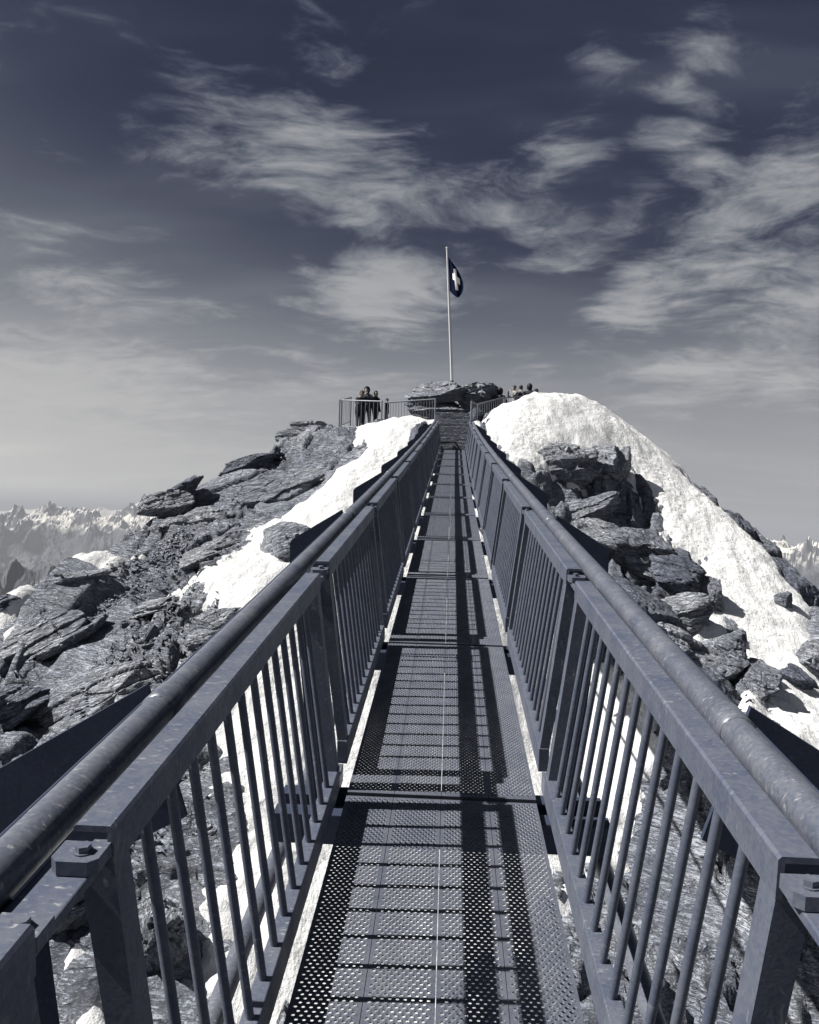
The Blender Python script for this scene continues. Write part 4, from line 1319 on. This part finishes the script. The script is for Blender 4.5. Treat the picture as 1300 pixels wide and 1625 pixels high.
TREAD_F = tread(0.0205, 0.0155, 0.0058, True)
TREAD_C = tread(0.0205*1.5, 0.0155*1.5, 0.0058*1.5, False)
for n in range(-2, 11):
    y = G0+n*L
    m = frame_at(y)
    for k in range(4):
        last = n == 10
        part('deck_plank', TREAD_F if n < 3 else TREAD_C, m @ Matrix.Translation((-0.2865+k*0.191, 0, 0)) @ Matrix.Diagonal((1, 0.72 if last else 1, 1, 1)))

# cables, tubes ----------------------------------------------------
ys = [(-1.2+i*0.55) for i in range(53)]
for side in (-1, 1):
    b = MB(); pts_ = []; rads = []
    b.tube([BP(side*0.62, y, 0.88) for y in ys], 0.036, 16)
    part('cable_duct', b.mesh('cable_duct', M_PIPE), Matrix.Identity(4))
    b = MB(); b.tube([BP(side*0.660, y, 0.890) for y in ys], 0.005, 8)
    part('guy_wire', b.mesh('guy_wire', M_PLATE), Matrix.Identity(4))
    b = MB(); b.tube([BP(side*0.66, y, -0.27) for y in ys], 0.034, 12)
    part('lower_tube', b.mesh('lower_tube', M_PIPE), Matrix.Identity(4))
    for k in range(0, 8):
        y = 1.95+3.3*k
        m = frame_at(y)
        b = MB(); s = side
        xe = 1.30 if k == 0 else 0.985
        he = 0.925-(xe-0.66)*0.60
        arc = [(xe-0.05+0.05*math.cos(a), he-0.035+0.05*math.sin(a)) for a in np.linspace(0, math.pi/2-0.5, 5)]
        poly = [(s*0.575, 0.62), (s*xe, 0.40 if k else 0.22)]+[(s*a_, h_) for a_, h_ in arc]+[(s*0.66, 0.925)]
        if s < 0:
            poly = poly[::-1]
        b.prism(poly, 'y', -0.007, 0.007)
        g = part('gusset_plate', b.mesh('gusset_plate', M_PLATE), m)
        PINV[g.name] = m.inverted()
        part('bolt', BOLT, m @ Matrix.Translation((s*0.74, -0.007, 0.79)) @ Matrix.Rotation(math.pi/2, 4, 'X'), g)
        part('bolt', BOLT, m @ Matrix.Translation((s*0.86, -0.007, 0.52)) @ Matrix.Rotation(math.pi/2, 4, 'X'), g)
        b = MB()
        b.tube([(s*0.62, -0.05, 0.88), (s*0.62, -0.046, 0.88), (s*0.62, 0.046, 0.88), (s*0.62, 0.05, 0.88)], [0.0365, 0.0405, 0.0405, 0.0365], 18)
        part('coupling_ring', b.mesh('coupling_ring', M_PIPE), m)

# ------------------------------------------------------------------ stairs at the far end
M_STEP = rock_material('stone tread', (0.42, 0.44, 0.50), 0.4)
stairs = empty('stone_staircase', (STX, 27.1, deck_z(27.0)), label='steep dark stone steps climbing from the far end of the footbridge to the summit', category='staircase')
PINV[stairs.name] = Matrix.Translation(stairs.location).inverted()
y, z = 27.05, deck_z(27.0)-0.02
for k in range(10):
    d = 0.36; hgt = 0.165
    b = MB()
    b.box(-0.62+0.02*math.sin(k*2.1), 0.62+0.02*math.cos(k*1.7), 0, d+0.16, -0.35, hgt, 0.02)
    part('step', b.mesh('step', M_STEP), Matrix.Translation((STX, y, z)) @ Matrix.Rotation(0.02*math.sin(k*3.3), 4, 'Z'), stairs)
    y += d; z += hgt
TOPZ = z


# ------------------------------------------------------------------ fences on the summit
def fence(name, label, P0, P1, h0, nbar, endposts=(1, 1), grp=None):
    """straight barred fence from P0 to P1 (feet), H0 tall"""
    P0 = Vector(P0); P1 = Vector(P1)
    root = empty(name, P0, label=label, category='fence')
    if grp:
        root['group'] = grp
    PINV[root.name] = Matrix.Translation(P0).inverted()
    d = P1-P0; Lh = d.length
    b = MB(); b.tube([P0+Vector((0, 0, h0)), P1+Vector((0, 0, h0))], 0.030, 10)
    part('top_rail', b.mesh('top_rail', M_FENCE), Matrix.Identity(4), root)
    b = MB(); b.tube([P0+Vector((0, 0, 0.12)), P1+Vector((0, 0, 0.12))], 0.020, 8)
    part('bottom_rail', b.mesh('bottom_rail', M_FENCE), Matrix.Identity(4), root)
    for e, P in ((endposts[0], P0), (endposts[1], P1)):
        if e:
            b = MB(); b.tube([P+Vector((0, 0, -0.4)), P+Vector((0, 0, h0+0.03))], 0.034, 10)
            part('post', b.mesh('post', M_FENCE), Matrix.Identity(4), root)
    b = MB(); b.tube([(0, 0, 0.12), (0, 0, h0)], 0.012, 6, False)
    bar = b.mesh('bar', M_FENCE)
    for k in range(nbar):
        q_ = P0+d*((k+1)/(nbar+1))
        part('bar', bar, Matrix.Translation(q_), root)
    return root


M_FENCE = metal('fence steel', (0.10, 0.11, 0.135), (0.19, 0.20, 0.225), 0.4, 0.3, 0.2)
for args in [('fence', 'front fence of the left viewing platform with people behind it', [-4.543, 34.3, 3.619], [-2.808, 33.6, 3.505], 1.2, 9, (1, 1), None),
    ('fence', 'side fence at the outer end of the left viewing platform', [-4.662, 34.6, 3.649], [-4.555, 37.6, 4.206], 1.2, 7, (1, 1), None),
    ('fence', 'long fence between the left viewing platform and the stairs', [-2.744, 34.4, 3.617], [-0.653, 34.0, 3.75], 1.15, 17, (1, 1), None),
    ('fence', 'fence above the right snow dome beside the stairs', [1.0, 31.6, 3.186], [2.214, 35.2, 3.999], 1.2, 11, (1, 1), None),
    ('fence', 'fence end running behind the top of the right snow dome', [2.274, 35.3, 4.011], [4.406, 38.5, 4.649], 1.2, 14, (1, 1), None),
    ('fence', 'short gate rail at the head of the stairs on the right', [0.755, 31.4, 3.255], [0.95, 31.5, 3.175], 1.2, 2, (1, 1), None)]:
    fence(*args)

# ------------------------------------------------------------------ flagpole and flag
M_POLE = plain('white pole paint', (0.43, 0.435, 0.44), 0.35, 0.06)
M_FLAG = plain('dark flag cloth', (0.006, 0.009, 0.024), 0.9, 0.15, 9, 0.0, 0.0)
M_CROSS = plain('white flag cloth', (0.78, 0.77, 0.75), 0.85, 0.05, 9)
pb = Vector([-0.004, 36.0, 5.785]); pt = Vector([-0.373, 36.0, 11.735])
pole = empty('flagpole', pb, label='tall white flagpole standing on the summit boulder above the stairs', category='flagpole')
PINV[pole.name] = Matrix.Translation(pb).inverted()
b = MB(); b.tube([pb.lerp(pt, t) for t in (-0.03, 0, 0.5, 1)], [0.048, 0.046, 0.040, 0.033], 14)
part('pole', b.mesh('pole', M_POLE), Matrix.Identity(4), pole)
b = MB(); b.tube([pt, pt+(pt-pb).normalized()*0.03, pt+(pt-pb).normalized()*0.06], [0.05, 0.055, 0.012], 12)
part('cap', b.mesh('cap', M_POLE), Matrix.Identity(4), pole)
b = MB(); b.tube([pb+Vector((0, 0, -0.25)), pb+Vector((0, 0, 0.22))], 0.085, 12)
part('socket', b.mesh('socket', M_FENCE), Matrix.Identity(4), pole)
b = MB(); b.tube([pb.lerp(pt, 0.05)+Vector((0.075, -0.02, 0)), pb.lerp(pt, 0.5)+Vector((0.06, -0.03, 0)), pb.lerp(pt, 0.97)+Vector((0.05, -0.02, 0))], 0.006, 6)
part('halyard', b.mesh('halyard', M_PLATE), Matrix.Identity(4), pole)

# the cloth hangs in a droop: width across (a) and down the hoist (b), outline as it hangs
nu, nv_ = 26, 40
ctr = Vector([-0.349, 36.0, 11.353])                                     # top of the hoist
ax = (pt-pb).normalized()
rgt = Vector((1.06, -0.40, 0.0))


def fly(bq):
    """how far the cloth reaches from the pole at hoist share bq (0 top, 1 bottom of the cloth)"""
    return float(np.interp(bq, [0, 0.12, 0.25, 0.42, 0.62, 0.78, 0.86, 0.93, 1.0], [0.02, 0.15, 0.30, 0.455, 0.56, 0.575, 0.545, 0.48, 0.38]))


def near(bq):
    return float(np.interp(bq, [0, 0.5, 0.82, 0.9, 0.95, 1.0], [0.0, 0.0, 0.0, 0.10, 0.19, 0.27]))


FH = 1.78


def flag_pt(a, bq, lift=0.0):
    wv_ = 0.055*math.sin(a*7.5+bq*2.2)*min(1, a*3)+0.10*a*a*math.sin(bq*3.0)
    n0 = near(bq)
    return ctr-ax*(bq*FH)+rgt*(0.045+n0+(fly(bq)-n0)*a)+Vector((0, wv_-lift, 0))


fv = [flag_pt(i/nu, j/nv_) for j in range(nv_+1) for i in range(nu+1)]
ff = [(j*(nu+1)+i, j*(nu+1)+i+1, (j+1)*(nu+1)+i+1, (j+1)*(nu+1)+i) for j in range(nv_) for i in range(nu)]
fm = make_mesh('flag', fv, ff, True); fm.materials.append(M_FLAG)
flag = mesh_obj('flag', fm, None, label='drooping dark flag with a white cross, hanging from the flagpole', category='flag')
PINV[flag.name] = Matrix.Identity(4)
# cross arms in cloth coordinates (follow the folds), on both faces
cr = MB()
CX = lambda t: 0.30+0.17*t                                  # axis leans as the cloth hangs


def strip(poly_fn, na_, nb_, lift):
    g = [[poly_fn(i/na_, j/nb_) for i in range(na_+1)] for j in range(nb_+1)]
    vv = []
    for row in g:
        for (xx, bq) in row:
            n0 = near(bq); a_ = (xx-n0)/max(fly(bq)-n0, 1e-4)
            vv.append(flag_pt(a_, bq, lift))
    fc = [(j*(na_+1)+i, j*(na_+1)+i+1, (j+1)*(na_+1)+i+1, (j+1)*(na_+1)+i) for j in range(nb_) for i in range(na_)]
    cr.add(vv, fc, True)


for lift in (0.012, -0.012):
    strip(lambda s, t: (0.245+0.055*t+(s-0.5)*0.105, 0.305+0.525*t), 3, 12, lift)
    strip(lambda s, t: (0.150+0.285*s, 0.405+0.155*t+0.14*s), 8, 4, lift*1.15)
cm = make_mesh('cross', cr.v, cr.f, True); cm.materials.append(M_CROSS)
part('cross', cm, Matrix.Identity(4), flag)

# a railing pipe leaning on the right summit boulder
for (nm, lab, A, B_, rad) in [('pipe', 'thin dark pipe lying across the summit rock right of the flagpole', [0.381, 35.4, 5.267], [1.435, 36.0, 5.786], 0.03)]:
    b = MB(); b.tube([A, B_], rad, 8)
    mesh_obj(nm, b.mesh(nm, M_PLATE), None, label=lab, category='pipe')

# ------------------------------------------------------------------ people
M_SKIN = plain('skin', (0.17, 0.145, 0.13), 0.6, 0.1)
M_HAIR = plain('dark hair', (0.012, 0.014, 0.022), 0.7, 0.2)
CLOTH = [plain('navy jacket', (0.009, 0.012, 0.026), 0.8, 0.3), plain('black jacket', (0.006, 0.008, 0.016), 0.7, 0.3),
         plain('grey jacket', (0.045, 0.05, 0.062), 0.8, 0.3), plain('dark trousers', (0.008, 0.010, 0.020), 0.85, 0.3),
         plain('pale jacket', (0.18, 0.18, 0.185), 0.8, 0.2)]


def person(name, label, loc, rz, H, lean=0.0, arms='down', jacket=0, hat=None, pack=False, step=0.06, grp=None):
    k = H/1.75
    V = []; E = []; Rd = []
    def j(p, r, par=None):
        V.append(Vector(p)*k); Rd.append(r*k*(1.22 if r > 0.1 else 1.12))
        if par is not None:
            E.append((par, len(V)-1))
        return len(V)-1
    ln = lean
    def tilt(p):
        x_, y_, z_ = p
        dz = z_-0.95
        return (x_, y_-math.sin(ln)*dz, 0.95+math.cos(ln)*dz) if dz > 0 else p
    pel = j((0, 0, 0.95), 0.150)
    bel = j(tilt((0, 0, 1.10)), 0.150, pel)
    che = j(tilt((0, 0.0, 1.30)), 0.170, bel)
    sho = j(tilt((0, 0.01, 1.43)), 0.120, che)
    nec = j(tilt((0, -0.015, 1.515)), 0.060, sho)
    he1 = j(tilt((0, -0.03, 1.60)), 0.088, nec)
    he2 = j(tilt((0, -0.025, 1.69)), 0.090, he1)
    j(tilt((0, -0.015, 1.745)), 0.055, he2)
    for s in (-1, 1):
        hp = j((s*0.10, 0, 0.88), 0.105, pel)
        kn = j((s*0.11, -0.02+s*step, 0.50), 0.068, hp)
        an = j((s*0.11, 0.02+s*step*1.5, 0.09), 0.048, kn)
        j((s*0.12, -0.16+s*step*1.5, 0.045), 0.042, an)
        sh = j(tilt((s*0.19, 0.01, 1.40)), 0.075, sho)
        if arms == 'rail':
            el = j(tilt((s*0.27, -0.16, 1.18)), 0.056, sh); wr = j(tilt((s*0.20, -0.38, 1.12)), 0.042, el)
            j(tilt((s*0.18, -0.46, 1.11)), 0.038, wr)
        elif arms == 'up':
            el = j(tilt((s*0.30, -0.16, 1.22)), 0.056, sh); wr = j(tilt((s*0.14, -0.26, 1.46)), 0.042, el)
            j(tilt((s*0.09, -0.26, 1.54)), 0.038, wr)
        else:
            el = j(tilt((s*0.26, 0.03, 1.12)), 0.056, sh); wr = j(tilt((s*0.25, -0.06, 0.88)), 0.042, el)
            j(tilt((s*0.245, -0.08, 0.79)), 0.038, wr)
    me = bpy.data.meshes.new('skel'); me.from_pydata(V, E, []); me.update()
    o = bpy.data.objects.new('skel', me); COL.objects.link(o)
    o.modifiers.new('skin', 'SKIN')
    if not me.skin_vertices:
        bm = bmesh.new(); bm.from_mesh(me); bm.verts.layers.skin.verify(); bm.to_mesh(me); bm.free()
    for i, r_ in enumerate(Rd):
        me.skin_vertices[0].data[i].radius = (r_*1.0, r_*(0.82 if i in (1, 2, 3) else 1.0))
        me.skin_vertices[0].data[i].use_root = (i == 0)
    sb_ = o.modifiers.new('sub', 'SUBSURF'); sb_.levels = 2; sb_.render_levels = 2
    dg = bpy.context.evaluated_depsgraph_get()
    body = bpy.data.meshes.new_from_object(o.evaluated_get(dg))
    bpy.data.objects.remove(o)
    body.name = 'body'
    body.materials.clear()
    for mm in (CLOTH[3], CLOTH[jacket], M_SKIN):
        body.materials.append(mm)
    nk = Vector(tilt((0, 0, 1.50)))*k; upv = Vector((0, -math.sin(ln), math.cos(ln)))
    for pf in body.polygons:
        c = pf.center
        if (c-nk).dot(upv) > 0 and (Vector((c.x, 0, 0))).length < 0.14*k:
            pf.material_index = 2
        elif c.z < 0.86*k and abs(c.x) < 0.215*k:
            pf.material_index = 0
        else:
            pf.material_index = 1
        pf.use_smooth = True
    root = empty(name, loc, label=label, category='person')
    root.rotation_euler = (0, 0, rz)
    if grp:
        root['group'] = grp
    def kid(nm, me_, mat=None):
        c_ = mesh_obj(nm, me_, root, mat)
        return c_
    kid('body', body)
    hd = Vector(tilt((0, -0.028, 1.655)))*k
    # face: nose and eyes
    b = MB()
    b.prism([(-0.014, 0.0), (0.014, 0.0), (0.0, 0.05)], 'y', -0.03, 0.0)
    # hair or hood as a shell over the back and top of the head
    bm = bmesh.new(); bmesh.ops.create_icosphere(bm, subdivisions=3, radius=1.0)
    hs = Vector((0.105, 0.118, 0.135))*k if hat != 'hood' else Vector((0.135, 0.145, 0.165))*k
    for vv in bm.verts:
        d_ = vv.co.copy(); q_ = 1.0
        if hat == 'cap' and d_.z < 0.1:
            q_ = 0.78
        if hat != 'cap' and d_.y < -0.35 and d_.z < 0.45:
            q_ = 0.70
        vv.co = Vector((d_.x*hs.x*q_, d_.y*hs.y*q_, d_.z*hs.z*q_*(1.25 if (hat == 'hood' and d_.z < 0) else 1)))
    hm = bpy.data.meshes.new('hair'); bm.to_mesh(hm); bm.free()
    for pf in hm.polygons:
        pf.use_smooth = True
    c_ = kid({'hood': 'hood', 'cap': 'woolly_hat'}.get(hat, 'hair'), hm, CLOTH[jacket] if hat == 'hood' else (CLOTH[2] if hat == 'cap' else M_HAIR))
    c_.location = hd+Vector((0, 0.022*k, 0.012*k)); c_.rotation_euler = (ln, 0, 0)
    # jacket skirt hem as a loose shell
    if pack:
        b = MB(); b.box(-0.17*k, 0.17*k, 0, 0.19*k, -0.26*k, 0.24*k, 0.06*k)
        bp_ = kid('backpack', b.mesh('backpack', CLOTH[1]))
        bp_.location = Vector(tilt((0, 0.13, 1.22)))*k; bp_.rotation_euler = (ln, 0, 0)
    return root


for kw in [{'name': 'person', 'label': 'person in a dark jacket bending over the left platform fence', 'loc': [-4.019, 36.2, 3.809], 'rz': 0.5, 'H': 1.7, 'lean': 0.42, 'arms': 'rail', 'jacket': 1, 'hat': None},
    {'name': 'person', 'label': 'tallest person with the hood up behind the left platform fence', 'loc': [-3.689, 36.2, 3.844], 'rz': -0.3, 'H': 1.8, 'arms': 'up', 'jacket': 0, 'hat': 'hood'},
    {'name': 'person', 'label': 'person with short hair standing right of the hooded one behind the fence', 'loc': [-3.313, 36.3, 3.891], 'rz': 0.9, 'H': 1.62, 'arms': 'down', 'jacket': 1},
    {'name': 'person', 'label': 'child in a dark jacket at the right end of the left platform', 'loc': [-2.71, 34.9, 3.884], 'rz': 1.4, 'H': 1.12, 'arms': 'down', 'jacket': 0, 'hat': 'cap'},
    {'name': 'person', 'label': 'broad person in a hooded dark coat behind the right fence', 'loc': [2.114, 36.6, 3.988], 'rz': 2.8, 'H': 1.78, 'arms': 'rail', 'jacket': 1, 'hat': 'hood', 'pack': True},
    {'name': 'person', 'label': 'person stooping left of the hooded coat behind the right fence', 'loc': [1.73, 36.6, 3.952], 'rz': 1.2, 'H': 1.65, 'lean': 0.75, 'arms': 'rail', 'jacket': 1},
    {'name': 'person', 'label': 'person in a grey top, first of the row behind the right snow dome', 'loc': [2.888, 38.6, 4.541], 'rz': -1.2, 'H': 1.7, 'arms': 'up', 'jacket': 4, 'hat': 'cap'},
    {'name': 'person', 'label': 'person with a pale hat, second of the row behind the right snow dome', 'loc': [3.194, 38.8, 4.57], 'rz': 2.4, 'H': 1.72, 'arms': 'down', 'jacket': 2, 'hat': 'cap'},
    {'name': 'person', 'label': 'tallest dark figure of the row behind the right snow dome', 'loc': [3.601, 38.8, 4.579], 'rz': 3.0, 'H': 1.76, 'arms': 'down', 'jacket': 1, 'hat': 'hood'},
    {'name': 'person', 'label': 'shorter person at the right end of the row behind the right snow dome', 'loc': [3.921, 38.8, 4.557], 'rz': -2.0, 'H': 1.58, 'arms': 'up', 'jacket': 0}]:
    person(**kw)
